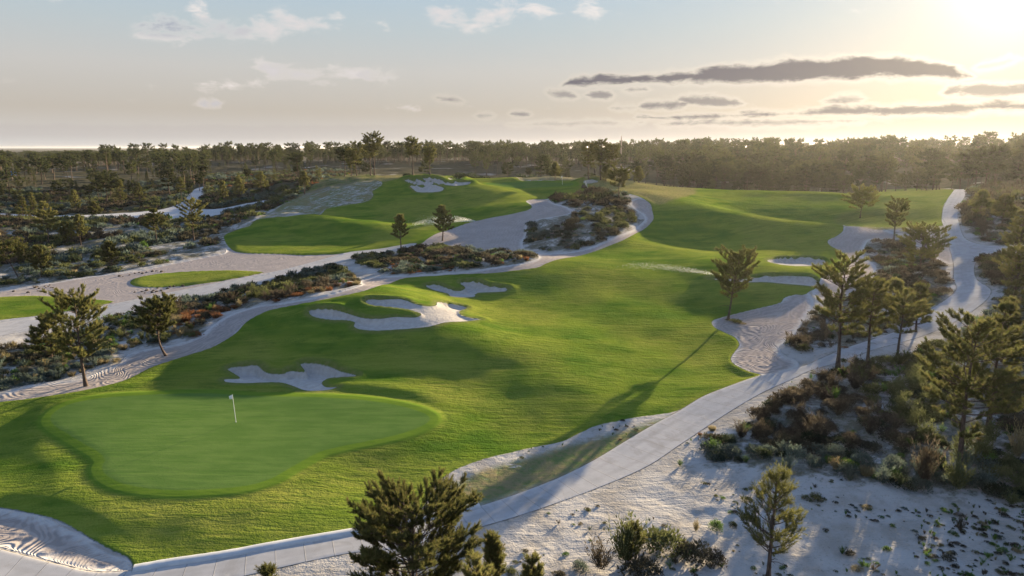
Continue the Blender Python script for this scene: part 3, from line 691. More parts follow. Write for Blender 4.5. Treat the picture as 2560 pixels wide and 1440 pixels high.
# (u, v base, v top, width px, kind, crown base, label, extra)
TREES = [
 (215,965,730,185,'open',.30,'tall open pine rooted in the raked sand strip behind the putting green',dict(whorls=13,up=.7,skip=.28)),
 (415,889,742,118,'open',.38,'pine with a crooked S-bent lower trunk in the raked sand strip',dict(bend=.28,up=.7,lean=(-.35,0))),
 (128,905,782,120,'young',.15,'bushy young pine rising from the scrub beside the tallest open pine of the sand strip',{}),
 (50,700,603,122,'umbrella',.50,'umbrella-shaped stone pine leaning over a bare trunk at the edge of the scrub',dict(lean=(-2.6,.3),whorls=9,per=8,nshoot=4,skip=0)),
 (104,692,606,62,'young',.22,'olive young pine beside the stone pine near the sand edge',{}),
 (280,674,597,56,'young',.25,'slim young pine near the scrub edge facing the grass tee',{}),
 (122,612,497,76,'young',.30,'dark pyramidal pine standing over the white sand track',{}),
 (203,612,532,46,'young',.25,'narrow young pine just below the white sand track',{}),
 (168,612,548,44,'young',.25,'thin sparse pine between two pines below the white sand track',{}),
 (238,548,500,40,'young',.2,'small dark pine on the rim of the white sand track',{}),
 (392,612,515,70,'young',.35,'greyish pine with bare lower trunk in dark scrub below the sand track bend',{}),
 (486,602,494,74,'open',.30,'twin-stemmed pine at the tip of the scrub near the upper fairway',dict(up=.6)),
 (1003,624,532,50,'young',.28,'short trunked upright pine on the scrub island, the smaller of two beside the sprinkler',{}),
 (1106,602,507,70,'young',.25,'symmetrical dark pine standing in the raked sand beside the sprinkler spray',{}),
 (1547,500,420,58,'round',.45,'lone round-crowned pine on the sandy heath mound between the two fairways',{}),
 (2150,545,470,86,'round',.30,'flat-topped solitary pine in the rough beside the far cart path',{}),
 (2234,604,492,64,'open',.30,'slender pine between waste sand and the far rough',{}),
 (2300,672,566,118,'round',.20,'broad multi-stemmed pine in the scrub island beside the cart path',{}),
 (1820,800,632,132,'open',.33,'windswept leaning pine on a tuft of grass at the edge of the raked sand',dict(lean=(1.0,.3),up=.9,skip=.18,whorls=13,per=5)),
 (2094,922,630,158,'open',.27,'tallest dense pine beside the cart path, first of the row of three',dict(whorls=15,skip=.14,nshoot=6)),
 (2168,912,694,104,'open',.33,'middle pine of the row of three beside the cart path',dict(whorls=13,per=4)),
 (2243,898,724,96,'open',.38,'pine with a slightly curved trunk, last of the row of three beside the cart path',dict(bend=.35,per=4)),
 (2396,1190,780,270,'open',.25,'big golden backlit pine towering over the dark heather thicket',dict(whorls=13,skip=.26,up=.55,per=5,nshoot=6)),
 (2470,1075,735,170,'young',.2,'tall pine with candle shoots directly behind the big golden pine',{}),
 (1920,1455,1160,172,'young',.22,'feathery light green young conifer on bare white sand',dict(up=1.2,nl=.16,per=6,nshoot=5,slen=.55,bright=.7,skip=.3,nper=30)),
 (2290,830,700,80,'young',.15,'young pine among shrubs across the cart path from the row of three',{}),
 (2230,800,690,70,'young',.15,'bushy young pine in the middle of the scrub island',{}),
 (2160,790,705,60,'young',.2,'small pine hidden behind the tallest pine of the row',{}),
 (2540,660,520,90,'young',.2,'dark pine in the bushes right above the cart path fork',{}),
 (2505,560,480,70,'young',.15,'young pine on the sandy slope above the cart path',{}),
 (2450,540,470,66,'young',.1,'dark bushy pine beside the top bend of the cart path',{}),
 (926,437,345,50,'tall',.45,'slim tall pine, the shorter of the pair on the dune crest',{}),
 (936,437,332,62,'tall',.55,'tallest flat-topped pine of the pair on the dune crest',{}),
 (892,434,352,50,'tall',.35,'dark pine left beside the tall pair on the dune crest',{}),
 (878,432,372,40,'tall',.3,'low bushy pine at the end of the dune crest group',{}),
 (1032,437,342,48,'tall',.50,'solitary fan-crowned tall pine on the crest behind the upper bunkers',{}),
 (1075,437,364,38,'tall',.45,'rounder pine beside the fan-crowned one on the crest',{}),
 (1388,449,402,34,'young',.2,'small pine standing just beyond the upper green',{}),
 (1472,449,350,50,'tall',.30,'dark crowded pine of the clump behind the upper green, first from its open side',{}),
 (1502,449,345,44,'tall',.35,'thick trunked pine in the middle of the clump behind the upper green',{}),
 (1530,450,358,44,'tall',.35,'leafy pine at the far side of the clump behind the upper green',{}),
 (1596,455,412,36,'young',.1,'bushy young pine on the slope below the clump behind the upper green',{}),
 (1515,452,408,34,'young',.1,'low olive pine at the feet of the clump behind the upper green',{}),
 (762,486,424,34,'young',.35,'sparse pine on the streaked sandy hillside',{}),
 (600,500,436,40,'young',.2,'dark pine beside the bend of the white sand track',{}),
 (655,480,425,44,'young',.1,'dense dark pine crowning the shrubs above the track bend',{}),
 (560,506,448,30,'young',.2,'thin young pine at the rim of the track bend',{}),
 (455,500,440,30,'young',.3,'small pine at the head of the white sand track',{}),
 (60,545,486,32,'young',.1,'yellowish young pine in low scrub, first of a close pair',{}),
 (84,540,478,28,'young',.1,'yellowish young pine in low scrub, second of a close pair',{}),
 (190,530,470,32,'young',.1,'bushy pale pine in the middle of the low scrub',{}),
 (305,505,446,30,'young',.1,'pale young pine among the dark scrub above the track',{}),
 (350,508,455,36,'young',.1,'broad pale young pine near the scrub above the track',{}),
 (2530,770,610,110,'open',.2,'hazy green pine among the bushes just below the cart path fork',{}),
 (2505,905,735,90,'young',.15,'bushy pine in the scrub between the fork and the big golden pine',{}),
 (2640,900,640,150,'open',.2,'tall unseen pine outside the thicket edge',{}),(2760,980,640,200,'open',.2,'broad unseen pine outside the thicket edge',{}),(2700,1150,700,240,'open',.2,'big dark unseen pine outside the thicket edge',{}),  # unseen pines beyond the picture edge, added to shade the near sand
 (2900,1000,600,220,'open',.2,'unseen pine farther outside the thicket',{}),(3050,1150,640,260,'open',.2,'unseen pine farthest outside the thicket',{}),(2620,760,560,110,'round',.1,'round unseen pine outside the path fork',{}),  # more out-of-view pines, added for the same shade
 (1230,1470,1325,40,'young',.1,'lone candle-shaped pine top poking up beside the big dark pine',dict(up=1.3)),
]
def lod(Rr):
    if Rr < 45: return dict(nper=46, nl=0.17, nw=0.022, nshoot=7, sides=7, slen=0.36, clump=1.5)
    if Rr < 75: return dict(nper=32, nl=0.20, nw=0.036, nshoot=7, sides=6, slen=0.34, clump=1.3)
    if Rr < 130: return dict(nper=18, nl=0.24, nw=0.060, nshoot=7, sides=5, slen=0.36)
    return dict(nper=10, nl=0.30, nw=0.11, nshoot=6, sides=4, slen=0.3)
for i, (u, v, vt, wp, kind, hb, lab, ex) in enumerate(TREES):
    loc, Rr, H, Wr = sized(u, v, vt, wp, 260)
    kw = lod(Rr); kw.update(whorls=11 if kind != 'young' else 12, per=5); kw.update(ex)
    kw['bend'] = kw.get('bend', .12) * H / 8
    if 'umbrella' == kind: kw['nl'] *= 0.8
    if kind == 'tall': kw['per'] = 6; kw['nshoot'] = 5
    ms = pine('pine_%d' % i, 100 + i, H, Wr * (0.80 if kind == 'tall' else 0.95), kind, hb, **kw)
    place_tree('stone_pine' if kind == 'umbrella' else 'pine_tree', ms, loc, 0, label=lab.replace(' left ', ' ').replace(' right ', ' '))
    print('tree', i, round(Rr), round(H, 1), round(Wr, 1), len(ms[1].polygons))
# the big dark pine whose base is below the picture
def low_tree(u, vt, wpx, H, seed, lab, kind='open', **kw):
    """a tree standing nearer than the picture's lower edge: only the height of its top is known"""
    a, b, c = ray(u, vt); h = math.hypot(a, b)
    r = np.linspace(16, 60, 400); H_ = H - .45; zt = CAMZ + c / h * r; zg = gz(a / h * r, b / h * r)
    k_ = int(np.argmin(np.abs(zt - zg - H))); Rr = r[k_]; x, y = a / h * Rr, b / h * Rr; z = float(zg[k_])
    W_ = wpx / 2 / F * (y * CP - (z + H * .6 - CAMZ) * SP)
    q = lod(Rr); q.update(kw); H = H_
    place_tree('pine_tree', pine('pine_low_%d' % seed, seed, H, W_, kind, bend=.15, **q), (x, y, z - .05), 0, label=lab)
    print('low', Rr, H, W_)
low_tree(1035, 1250, 385, 6.9, 501, 'large dark olive pine rising in front of the concrete cart path', hb=.12, whorls=15, per=6, up=.55, nshoot=8, skip=.12, nper=56)
low_tree(1190, 1375, 170, 6.0, 502, 'bushy lower pine pressed against the big dark pine', kind='young', hb=.1, whorls=10, per=5, up=.8)
low_tree(665, 1404, 40, 3.0, 503, 'small pine tip with three candles at the concrete kerb', kind='young', hb=.1, whorls=7, per=4, up=1.3)
low_tree(1330, 1382, 55, 3.0, 504, 'small green pine seedling on the sand past the big dark pine', kind='young', hb=.1, whorls=7, per=4, up=1.2)
low_tree(1575, 1300, 60, 2.5, 505, 'reddish young pine with upright candles above the bushy shrubs', kind='young', hb=.1, whorls=6, per=4, up=1.3)

# ---- woods: prototypes
FARP = []
for i in range(7):
    FARP.append(pine('wood_pine_%d' % i, 300 + i, 10.0, (2.0, 2.4, 1.8, 2.6, 2.1, 1.6, 2.3)[i], ('tall', 'tall', 'tall', 'round', 'tall', 'young', 'round')[i], (.58, .48, .64, .42, .55, .15, .38)[i],
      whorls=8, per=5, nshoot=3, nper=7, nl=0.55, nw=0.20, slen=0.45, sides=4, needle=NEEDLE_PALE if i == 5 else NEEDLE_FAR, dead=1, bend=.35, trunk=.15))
MIDP = []
for i in range(7):
    MIDP.append(pine('mid_pine_%d' % i, 360 + i, 10.0, (2.0, 2.4, 1.8, 2.6, 2.1, 1.6, 2.3)[i], ('tall', 'tall', 'tall', 'round', 'tall', 'young', 'round')[i], (.58, .48, .64, .42, .55, .15, .38)[i],
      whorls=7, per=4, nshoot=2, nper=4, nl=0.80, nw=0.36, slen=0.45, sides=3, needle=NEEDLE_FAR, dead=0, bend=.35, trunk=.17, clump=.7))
TINY = []
for i in range(6):
    TINY.append(pine('far_pine_%d' % i, 330 + i, 10.0, (2.2, 2.6, 2.0, 2.8, 2.4, 2.0)[i], ('tall', 'round', 'tall', 'tall', 'round', 'tall')[i], (.50, .35, .45, .55, .40, .5)[i],
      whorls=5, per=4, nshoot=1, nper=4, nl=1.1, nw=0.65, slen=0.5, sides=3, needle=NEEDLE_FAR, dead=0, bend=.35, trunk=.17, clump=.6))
def u_of(x, y, z):
    dx, dy, dz = x, y, z - CAMZ; d = dy * CP - dz * SP
    return 1280 + F * dx / d, 720 - F * (dy * SP + dz * CP) / d
rw = np.random.default_rng(21)
def forest(n, r0, r1):
    r = np.sqrt(rw.uniform(r0*r0, r1*r1, n)); a = rw.uniform(-0.74, 0.74, n)
    return r * np.sin(a), r * np.cos(a), r
cand = []
X_, Y_, R1 = forest(30000, 236, 620); U_, V_ = u_of(X_, Y_, gz(X_, Y_))
area = 1.48 * (620**2 - 236**2) / 2; per_m2 = 30000 / area
nz_ = fbm(X_, Y_, 45, 2, 31)
dens = np.zeros(len(X_))
rt = U_ > 1640; dens[rt] = np.where(R1[rt] > 250, 1/34, 1/80) * np.where(R1[rt] > 430, .4, 1)
ct = (U_ > 1180) & (U_ <= 1640); dens[ct] = np.where(R1[ct] > 430, 1/55, np.where(R1[ct] > 290, 1/80, 1/220))
cl = (U_ > 900) & (U_ <= 1180); dens[cl] = np.where(R1[cl] > 460, 1/55, np.where(R1[cl] > 400, 1/90, 1/700))
lf = U_ <= 900; dens[lf] = np.where(R1[lf] > 430, 1/60, np.where(R1[lf] > 300, 1/120, 1/260))
mm = (U_ > 430) & (U_ < 900) & (R1 > 330) & (R1 < 470); dens[mm] *= 0.25
bl = (U_ < 520) & (R1 > 275) & (R1 < 380); dens[bl] = 1/40
dens *= np.clip(1 + 2.2 * nz_, 0.15, 2)
# sandy clearings in the woods
for (cu, r_, su, sr) in ((1900, 330, 160, 12), (1690, 350, 60, 14), (1030, 360, 140, 30), (1330, 330, 120, 25), (240, 400, 90, 25)):
    dens *= 1 - np.exp(-((U_ - cu) / su) ** 2 - ((R1 - r_) / sr) ** 2)
pick = rw.random(len(X_)) < dens / per_m2
X_, Y_, R1, U_ = X_[pick], Y_[pick], R1[pick], U_[pick]
# thin out overlaps
o = np.argsort(R1); X_, Y_, R1, U_ = X_[o], Y_[o], R1[o], U_[o]
keep = []; cell = {}
for i in range(len(X_)):
    c = (int(X_[i] // 4), int(Y_[i] // 4))
    if any((X_[j]-X_[i])**2 + (Y_[j]-Y_[i])**2 < 8 for dx in (-1,0,1) for dy in (-1,0,1) for j in cell.get((c[0]+dx, c[1]+dy), ())): continue
    cell.setdefault(c, []).append(i); keep.append(i)
X_, Y_, R1, U_ = X_[keep], Y_[keep], R1[keep], U_[keep]
Z_ = gz(X_, Y_)
Hh = (7.6 + 7.0 * rw.random(len(X_)) ** 1.8) * np.where(U_ > 1640, 0.97, 0.86) * np.where((R1 < 300) & (U_ < 1640), 0.85, 1)
young = (U_ < 900) & (rw.random(len(X_)) < 0.45); Hh[young] *= 0.5; Hh[U_ < 250] *= .85
print('wood trees', len(X_))
WLAB = {0: ('dark pine of the distant scattered wood beyond the scrub field', 'pines scattered beyond the scrub field'),
        1: ('pine of the open heath behind the upper green and its clump', 'pines on the open heath behind the upper green'),
        2: ('tall dark pine at the near edge of the dense wood behind the fairway crest', 'pines along the near edge of the dense wood'),
        3: ('hazy sunlit pine of the dense wood beside the cart path crest', 'pines of the sunlit wood by the cart path crest')}
NW = min(235, len(X_))
score = R1 + 60 * (U_ > 1640) * 0 
for i in range(NW):
    p = (5 if young[i] else int(rw.integers(0, 5)) if rw.random() < .85 else 6)
    s_ = Hh[i] / 10.0; sx = s_ * rw.uniform(0.9, 1.35) * (1.25 if young[i] else 1)
    kz = 0 if U_[i] < 900 else 1 if U_[i] < 1640 else 2 if U_[i] < 2150 else 3
    place_tree('pine_tree', FARP[p], (X_[i], Y_[i], Z_[i] - .1), rw.uniform(0, 6.28), (sx, sx, s_), WLAB[kz][0], 'pine tree', WLAB[kz][1])
def merge_trees(name, protos, xs, ys, zs, hs, label, ps=None):
    VV, FF, TT = [], [], []; BV, BF = [], []; n0 = 0; nb = 0
    pc = []
    for tm, cm in protos:
        a = np.empty(len(cm.vertices) * 3, np.float32); cm.vertices.foreach_get('co', a); t = np.empty(len(cm.vertices), np.float32); cm.attributes['tint'].data.foreach_get('value', t)
        b_ = np.empty(len(tm.vertices) * 3, np.float32); tm.vertices.foreach_get('co', b_); l = np.empty(len(tm.loops), np.int32); tm.loops.foreach_get('vertex_index', l)
        pc.append((a.reshape(-1, 3), t, b_.reshape(-1, 3), l))
    for i in range(len(xs)):
        p = pc[int(rw.integers(0, len(pc))) if ps is None else ps[i]]; a = rw.uniform(0, 6.28); c, s_ = math.cos(a), math.sin(a); k_ = hs[i] / 10; kx = k_ * rw.uniform(0.9, 1.35)
        Mx = np.array([[c*kx, s_*kx, 0], [-s_*kx, c*kx, 0], [0, 0, k_]]); off = np.array([xs[i], ys[i], zs[i] - .1])
        VV.append(p[0] @ Mx + off); TT.append(np.clip(p[1] + rw.uniform(-.3, .3), 0, 1)); BV.append(p[2] @ Mx + off); BF.append(p[3] + nb); nb += len(p[2])
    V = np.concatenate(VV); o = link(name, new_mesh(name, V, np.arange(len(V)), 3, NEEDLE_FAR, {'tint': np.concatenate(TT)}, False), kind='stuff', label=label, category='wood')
    link('trunks', new_mesh(name + '_trunks', np.concatenate(BV), np.concatenate(BF), 4, BARK), o)
    return o
q = slice(NW, None)
yy = young[q]
ps = np.where(yy, 5, rw.integers(0, 5, len(yy)))
merge_trees('pine_wood', MIDP, X_[q], Y_[q], Z_[q], Hh[q], 'dense dark pine wood closing the course under the evening sky', ps)
X2, Y2, R2 = forest(5000, 620, 1700); d2 = fbm(X2, Y2, 130, 2, 51); k2 = (d2 > -0.15 - 0.25 * (rw.random(len(X2)))) ; X2, Y2 = X2[k2], Y2[k2]
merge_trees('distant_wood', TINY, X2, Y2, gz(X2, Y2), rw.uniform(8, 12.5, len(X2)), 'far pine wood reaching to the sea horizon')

# ------------------------------------------------------------------ shrubs, heath and low plants
def veg_material(name, trans=0.3):
    m = M(name); c = m.attrc('col'); oi = m.n('ShaderNodeObjectInfo')
    hs = m.n('ShaderNodeHueSaturation'); m.link(c, hs.inputs['Color']); m.link(E(m.nt, oi.outputs['Random']) * 0.5 + 0.75, hs.inputs['Value'])
    d = m.n('ShaderNodeBsdfDiffuse'); m.link(hs.outputs[0], d.inputs[0])
    tr = m.n('ShaderNodeBsdfTranslucent'); m.link(m.scale(E(m.nt, hs.outputs[0]), 1.4), tr.inputs[0])
    mx = m.n('ShaderNodeMixShader'); mx.inputs[0].default_value = trans; m.link(d.outputs[0], mx.inputs[1]); m.link(tr.outputs[0], mx.inputs[2])
    return m.out(mx.outputs[0])
SHRUBM = veg_material('shrub_leaves', 0.32)
PAL = {'heather': (.050, .047, .032), 'umber': (.060, .050, .036), 'grey': (.080, .102, .082), 'olive': (.080, .088, .036), 'green': (.070, .120, .028), 'rust': (.165, .078, .038), 'straw': (.20, .165, .09), 'dark': (.030, .040, .022)}
def bush(seed, n, form='dome', sz=0.1):
    """triangles of a shrub of unit radius; returns (V, per-triangle random)"""
    global R
    R = np.random.default_rng(seed)
    if form == 'tuft':
        a = R.uniform(0, 6.28, n); r = 0.35 * np.sqrt(R.random(n)); p = np.stack([r*np.cos(a), r*np.sin(a), np.zeros(n)], 1)
        d = norm(np.stack([np.cos(a)*R.uniform(.1,.9,n), np.sin(a)*R.uniform(.1,.9,n), np.ones(n)], 1)); V, _ = blades(p, d, R.uniform(.5, 1.1, n), sz * .7, np.zeros(n))
        return V, R.random(n)
    if form == 'broom':
        k = max(5, n // 22); a = R.uniform(0, 6.28, k); sp = R.uniform(.05, .75, k)
        sd = norm(np.stack([np.cos(a)*sp, np.sin(a)*sp, np.ones(k)], 1)); L = R.uniform(.7, 1.5, k)
        i = R.integers(0, k, n); t = R.uniform(.15, 1, n) ** .8
        p = sd[i] * (L[i] * t)[:, None] + R.normal(0, .05, (n, 3)); d = norm(sd[i] + R.normal(0, .4, (n, 3)))
        V, _ = blades(p, d, R.uniform(1.2, 2.6, n) * sz, sz * .5, np.zeros(n)); return V, np.clip(L[i] - .5 + R.normal(0, .15, n), 0, 1)
    # dome of several leafy lobes
    k = 3 + int(R.integers(0, 4)); la = R.uniform(0, 6.28, k); lr = R.uniform(0, .62, k); c = np.stack([lr*np.cos(la), lr*np.sin(la), R.uniform(.15, .4, k)], 1); cr = R.uniform(.35, .62, k)
    i = R.integers(0, k, n); q = norm(R.normal(0, 1, (n, 3))); q[:, 2] = np.abs(q[:, 2]) * 1.0 - .15; rad = cr[i] * R.uniform(.55, 1.08, n)
    p = c[i] + q * rad[:, None]; p[:, 2] = np.maximum(p[:, 2] * (0.85 if form == 'dome' else .45), 0.0)
    d = norm(q + R.normal(0, .5, (n, 3)) + np.array([0, 0, .45]))
    V, _ = blades(p, d, R.uniform(.9, 1.7, n) * sz, sz * .8, np.zeros(n)); return V, np.clip(i / k * .6 + R.uniform(0, .5, n), 0, 1)
def colour_of(base, r, seed=0):
    b = np.array(base)[None] * (0.65 + 0.75 * r[:, None])
    return np.repeat(np.concatenate([b, np.ones((len(r), 1))], 1), 3, 0)
LODS = {0: (900, .085), 1: (330, .135), 2: (130, .21), 3: (52, .34)}
FORMS = ['dome', 'dome', 'broom', 'flat', 'tuft', 'dome', 'broom', 'flat']
PROT = {L: [bush(900 + 10 * L + j, n, FORMS[j], s) for j in range(8)] for L, (n, s) in LODS.items()}
INDM = {}
def proto_mesh(L, j, key):
    if (L, j, key) not in INDM:
        V, r = PROT[L][j]; INDM[(L, j, key)] = new_mesh('shrub_' + key, V, np.arange(len(V)), 3, SHRUBM, {'col': colour_of(PAL[key], r)}, False)
    return INDM[(L, j, key)]
rs = np.random.default_rng(77)
def choose(x, y, zone, u):
    """kind of plant at a spot: soft patches of species"""
    n1 = fbm(x, y, 14, 2, 61); n2 = fbm(x, y, 8, 2, 67); n3 = rs.random(len(x))
    k = np.full(len(x), 0)                                   # heather
    k[n1 > 0.10] = 2; k[(n1 < -0.12)] = 1; k[(n2 > 0.20)] = 3; k[n3 < .10] = 4; k[(n3 > .10) & (n3 < .22)] = 7; k[(n3 > .22) & (n3 < .26)] = 6
    return k
KEYS = ['heather', 'umber', 'grey', 'olive', 'green', 'rust', 'straw', 'dark']
ALLOW_RUST = (0, 1, 2, 3)
NAMES = {'heather': 'dark heather shrub', 'umber': 'brownish dry shrub', 'grey': 'grey-green shrub', 'olive': 'olive shrub', 'green': 'fresh green shrub', 'rust': 'rust-red heath tuft', 'straw': 'straw-coloured grass tuft', 'dark': 'very dark rounded shrub'}
ZDENS = [dict(d=(.9, .75, .70, .60), thr=-.13), dict(d=(1.1, 1.1, .95, .7), thr=-.50), dict(d=(1, 1, 1.0, .8), thr=-.60), dict(d=(.9, .9, .85, .75), thr=-.26), dict(d=(.9, .85, .55, .4), thr=-.36), dict(d=(.8, .7, .6, .5), thr=-.40), dict(d=(1.1, 1.0, .75, .5), thr=-.27)]
ZNAME = ['on the scrub field', 'in the scrub belt by the raked sand strip', 'on the scrub island below the sprinkler', 'on the heath mound', 'in the scrub island beside the cart path', 'on the far slope above the cart path', 'in the thicket by the big golden pine']
allx = []
for zi, P in enumerate(P_SCRUB):
    mn, mx = P.min(0), P.max(0); mn = np.maximum(mn, [-260, 20]); mx = np.minimum(mx, [260, 420])
    n = int((mx - mn).prod() * 1.1); x = rs.uniform(mn[0], mx[0], n); y = rs.uniform(mn[1], mx[1], n)
    az_ = np.abs(np.arctan2(x, y)); ok = (az_ < .76); x, y = x[ok], y[ok]; ok = inside(P, x, y); x, y = x[ok], y[ok]
    r = np.hypot(x, y); L = np.digitize(r, [58, 98, 150]); D = np.array(ZDENS[zi]['d'])[L] / 1.1
    nn = fbm(x, y, 7, 3, 41) + 0.35 * fbm(x, y, 2.2, 2, 43)
    ok = (rs.random(len(x)) < D) & (nn > ZDENS[zi]['thr']) & (att('path', x, y) < -.5) & (att('grass', x, y) < -.15) & ((att('waste', x, y) < -.3)) & (att('track', x, y) < -.3)
    x, y, r, L, nn = x[ok], y[ok], r[ok], L[ok], nn[ok]
    u, v = u_of(x, y, gz(x, y))
    ok = (u > -120) & (u < 2680) & (v < 1560); x, y, r, L, nn, u, v = (q_[ok] for q_ in (x, y, r, L, nn, u, v))
    k = choose(x, y, zi, u)
    edge = nn < ZDENS[zi]['thr'] + .06
    k[edge & (rs.random(len(x)) < .35)] = 6; k[edge & (rs.random(len(x)) < .3)] = 4
    if zi == 1:
        m_ = (u > 420) & (u < 900) & (v > 770 - (u - 560) * .20) & (rs.random(len(x)) < .8); k[m_] = 5; m2 = m_ & (rs.random(len(x)) < .22); k[m2] = 6; sz_b = m_
        m_ = (u < 520) & (v > 830) & (rs.random(len(x)) < .25); k[m_] = 6
    if zi == 0:
        m_ = (u > 480) & (v < 470) & (rs.random(len(x)) < .3); k[m_] = 5
        m_ = (v > 640) & (rs.random(len(x)) < .35); k[m_] = 3
    if zi == 2: m_ = (v > 650) & (rs.random(len(x)) < .3); k[m_] = 5
    if zi in (4, 5): m_ = rs.random(len(x)) < .35; k[m_] = 1
    sz_ = rs.uniform(.45, 1.0, len(x)) * np.where(L == 3, 1.45, np.where(L == 2, 1.2, 1.0)) * np.where(edge, .55, 1) * np.where(np.isin(k, [5, 6, 4]), .65, 1)
    if zi == 1: sz_[sz_b] *= 1.35
    allx.append(np.stack([x, y, r, L, k, sz_, np.full(len(x), zi), u], 1))
    print('scrub', zi, len(x), [int((L == q_).sum()) for q_ in range(4)])
ALL = np.concatenate(allx)
ALL[:, 5] *= np.where(ALL[:, 6] == 6, 1.30, 1.1)
# the plants that show largest are single things
vis = (np.abs(ALL[:, 7] - 1280) < 1290) & (ALL[:, 2] > 30)
rank = np.argsort(-(ALL[:, 5] / ALL[:, 2]) * vis)
single = np.zeros(len(ALL), bool); single[rank[:235]] = True
FORM_FOR = {5: [3, 7, 4], 6: [4, 4, 6], 4: [2, 6, 0], 0: [0, 1, 5], 1: [0, 2, 5], 2: [1, 5, 2], 3: [0, 1, 6], 7: [0, 5, 5]}
zall = gz(ALL[:, 0], ALL[:, 1])
hh = rs.uniform(.75, 1.25, len(ALL))
for i in np.nonzero(single)[0]:
    x, y, r, L, k, s_, zi, u = ALL[i]; key = KEYS[int(k)]; j = FORM_FOR[int(k)][int(rs.integers(0, 3))]
    nm = 'grass_tuft' if key in ('rust', 'straw') else 'shrub'
    o = link(nm, proto_mesh(0, j, key), label=NAMES[key] + ' ' + ZNAME[int(zi)], category='grass tuft' if nm == 'grass_tuft' else 'shrub', group=('tufts ' if nm == 'grass_tuft' else 'shrubs ') + ZNAME[int(zi)])
    o.location = (x, y, zall[i] - .04); o.scale = (s_, s_, s_ * hh[i]); o.rotation_euler = (0, 0, rs.uniform(0, 6.28))
for zi in range(7):
    VV, CC = [], []
    for i in np.nonzero(~single & (ALL[:, 6] == zi))[0]:
        x, y, r, L, k, s_, _, u = ALL[i]; k = int(k); j = FORM_FOR[k][int(rs.integers(0, 3))]
        if L > 1 and j in (2, 6): j = 5
        V, rr_ = PROT[int(L)][j]; a = rs.uniform(0, 6.28); c, sn = math.cos(a) * s_, math.sin(a) * s_
        VV.append(np.stack([V[:, 0]*c - V[:, 1]*sn + x, V[:, 0]*sn + V[:, 1]*c + y, V[:, 2]*s_*hh[i] + zall[i] - .04], 1).astype(np.float32)); CC.append(colour_of(np.array(PAL[KEYS[k]]) * rs.uniform(.8, 1.25), rr_))
    if VV:
        V = np.concatenate(VV); print('stuff', zi, len(V) // 3)
        link('scrub', new_mesh('scrub', V, np.arange(len(V)), 3, SHRUBM, {'col': np.concatenate(CC)}, False), kind='stuff', label='low heath scrub growing ' + ZNAME[zi], category='scrub')
# hand-placed plants: (u, v, radius m, height factor, prototype, colour, label)
HAND = [(1275,1432,.5,1,3,'olive','flat olive plant at the picture edge by the pine seedling'),(1400,1436,.5,1,7,'heather','small brown heath cushion at the picture edge'),(1450,1425,.7,1,0,'grey','grey-green cushion shrub at the open end of the big clump'),(1790,1410,.9,1.1,1,'umber','dry brownish shrub between the big clump and the feathery conifer'),
 (1780,1076,.45,1,4,'straw','orange dry tuft on white sand, the larger beside the cart path bend'),(1750,1088,.25,1,4,'rust','small rusty tuft close beside the larger orange tuft'),
 (2057,938,.3,1,4,'straw','golden tuft on the sand below the row of three pines'),(2027,948,.35,1.1,2,'green','green spiky plant on the sand below the row of three pines'),
 (2310,772,.35,.8,4,'rust','round reddish tuft beside the sunlit cart path'),(2305,787,.4,.8,4,'straw','pale round tuft below the reddish one beside the cart path'),
 (2110,868,.6,.6,3,'rust','low brown clump at the foot of the tallest pine of the row'),(2108,905,.5,1,0,'olive','olive clump between the first two trunks of the row of pines'),(2150,910,.8,.9,5,'olive','bushy olive clump around the middle trunk of the row of pines'),
 (1835,800,1.3,.35,3,'olive','tussock of rough grass around the windswept pine'),(1850,806,1.0,.3,7,'straw','dry tussock trailing beside the windswept pine'),
 (1700,1165,.35,1.1,2,'green','dark green weed alone on the sand beside the path'),(1642,1338,.16,1,4,'green','tiny green plant far out on bare sand'),(1415,1385,.3,.7,5,'green','single fresh green plant on rippled white sand'),
 (1560,1415,1.5,1.5,6,'olive','tall broom-like shrub at the picture edge, tallest of its clump'),(1660,1385,1.9,1.2,0,'olive','big dense olive shrub beside the feathery conifer'),(1720,1400,1.5,1.1,5,'heather','dark dense shrub pressed behind the big olive shrub'),(1500,1430,1.2,1.2,6,'umber','dry twiggy shrub at the open side of the big clump'),
 (1790,1322,.6,1.5,0,'green','bright green leafy shrub standing alone above the clump'),(1835,1318,.4,1.1,5,'dark','small dark shrub beside the bright green leafy one'),(1740,1330,.4,1.6,6,'straw','yellowish upright plant beside the bright green leafy shrub'),
 (1610,1438,1.5,1.0,0,'heather','dark low shrub in front of the big olive shrub'),(2215,1375,.35,1,0,'green','round green cushion plant on speckled sand'),(2105,1385,.3,1.2,2,'green','upright small green plant on speckled sand'),(2400,1330,.45,1.7,2,'umber','dead twiggy sapling on speckled sand'),
 (2130,1175,1.0,1,5,'green','deep green rounded shrub at the front of the thicket'),(2310,1215,1.5,1.6,2,'umber','large pale brown broom bush at the foot of the big golden pine'),(2390,1230,1.3,1.4,6,'olive','olive broom bush beside the pale brown broom bush'),(2500,1200,1.3,1.2,0,'olive','broad olive shrub near the thicket edge below the golden pine'),
 (2540,1150,1.2,1.6,2,'straw','straw-tipped broom bush beyond the golden pine'),(1780,1135,.9,1,6,'green','spiky green shrub at the tip of the thicket'),(2035,1245,.7,.8,3,'olive','sprawling olive plant spilling from the thicket onto the sand'),
 (850,870,.0,1,0,'green','') ,(290,905,.6,.9,0,'straw','golden tuft at the sand strip edge between two pines'),(655,832,.0,1,0,'green',''),(380,858,.8,1.2,1,'grey','grey rounded shrub beside the crooked pine'),(335,862,.8,1.3,0,'olive','olive upright shrub beside the grey rounded one'),
 (1190,446,0,1,0,'dark','')]
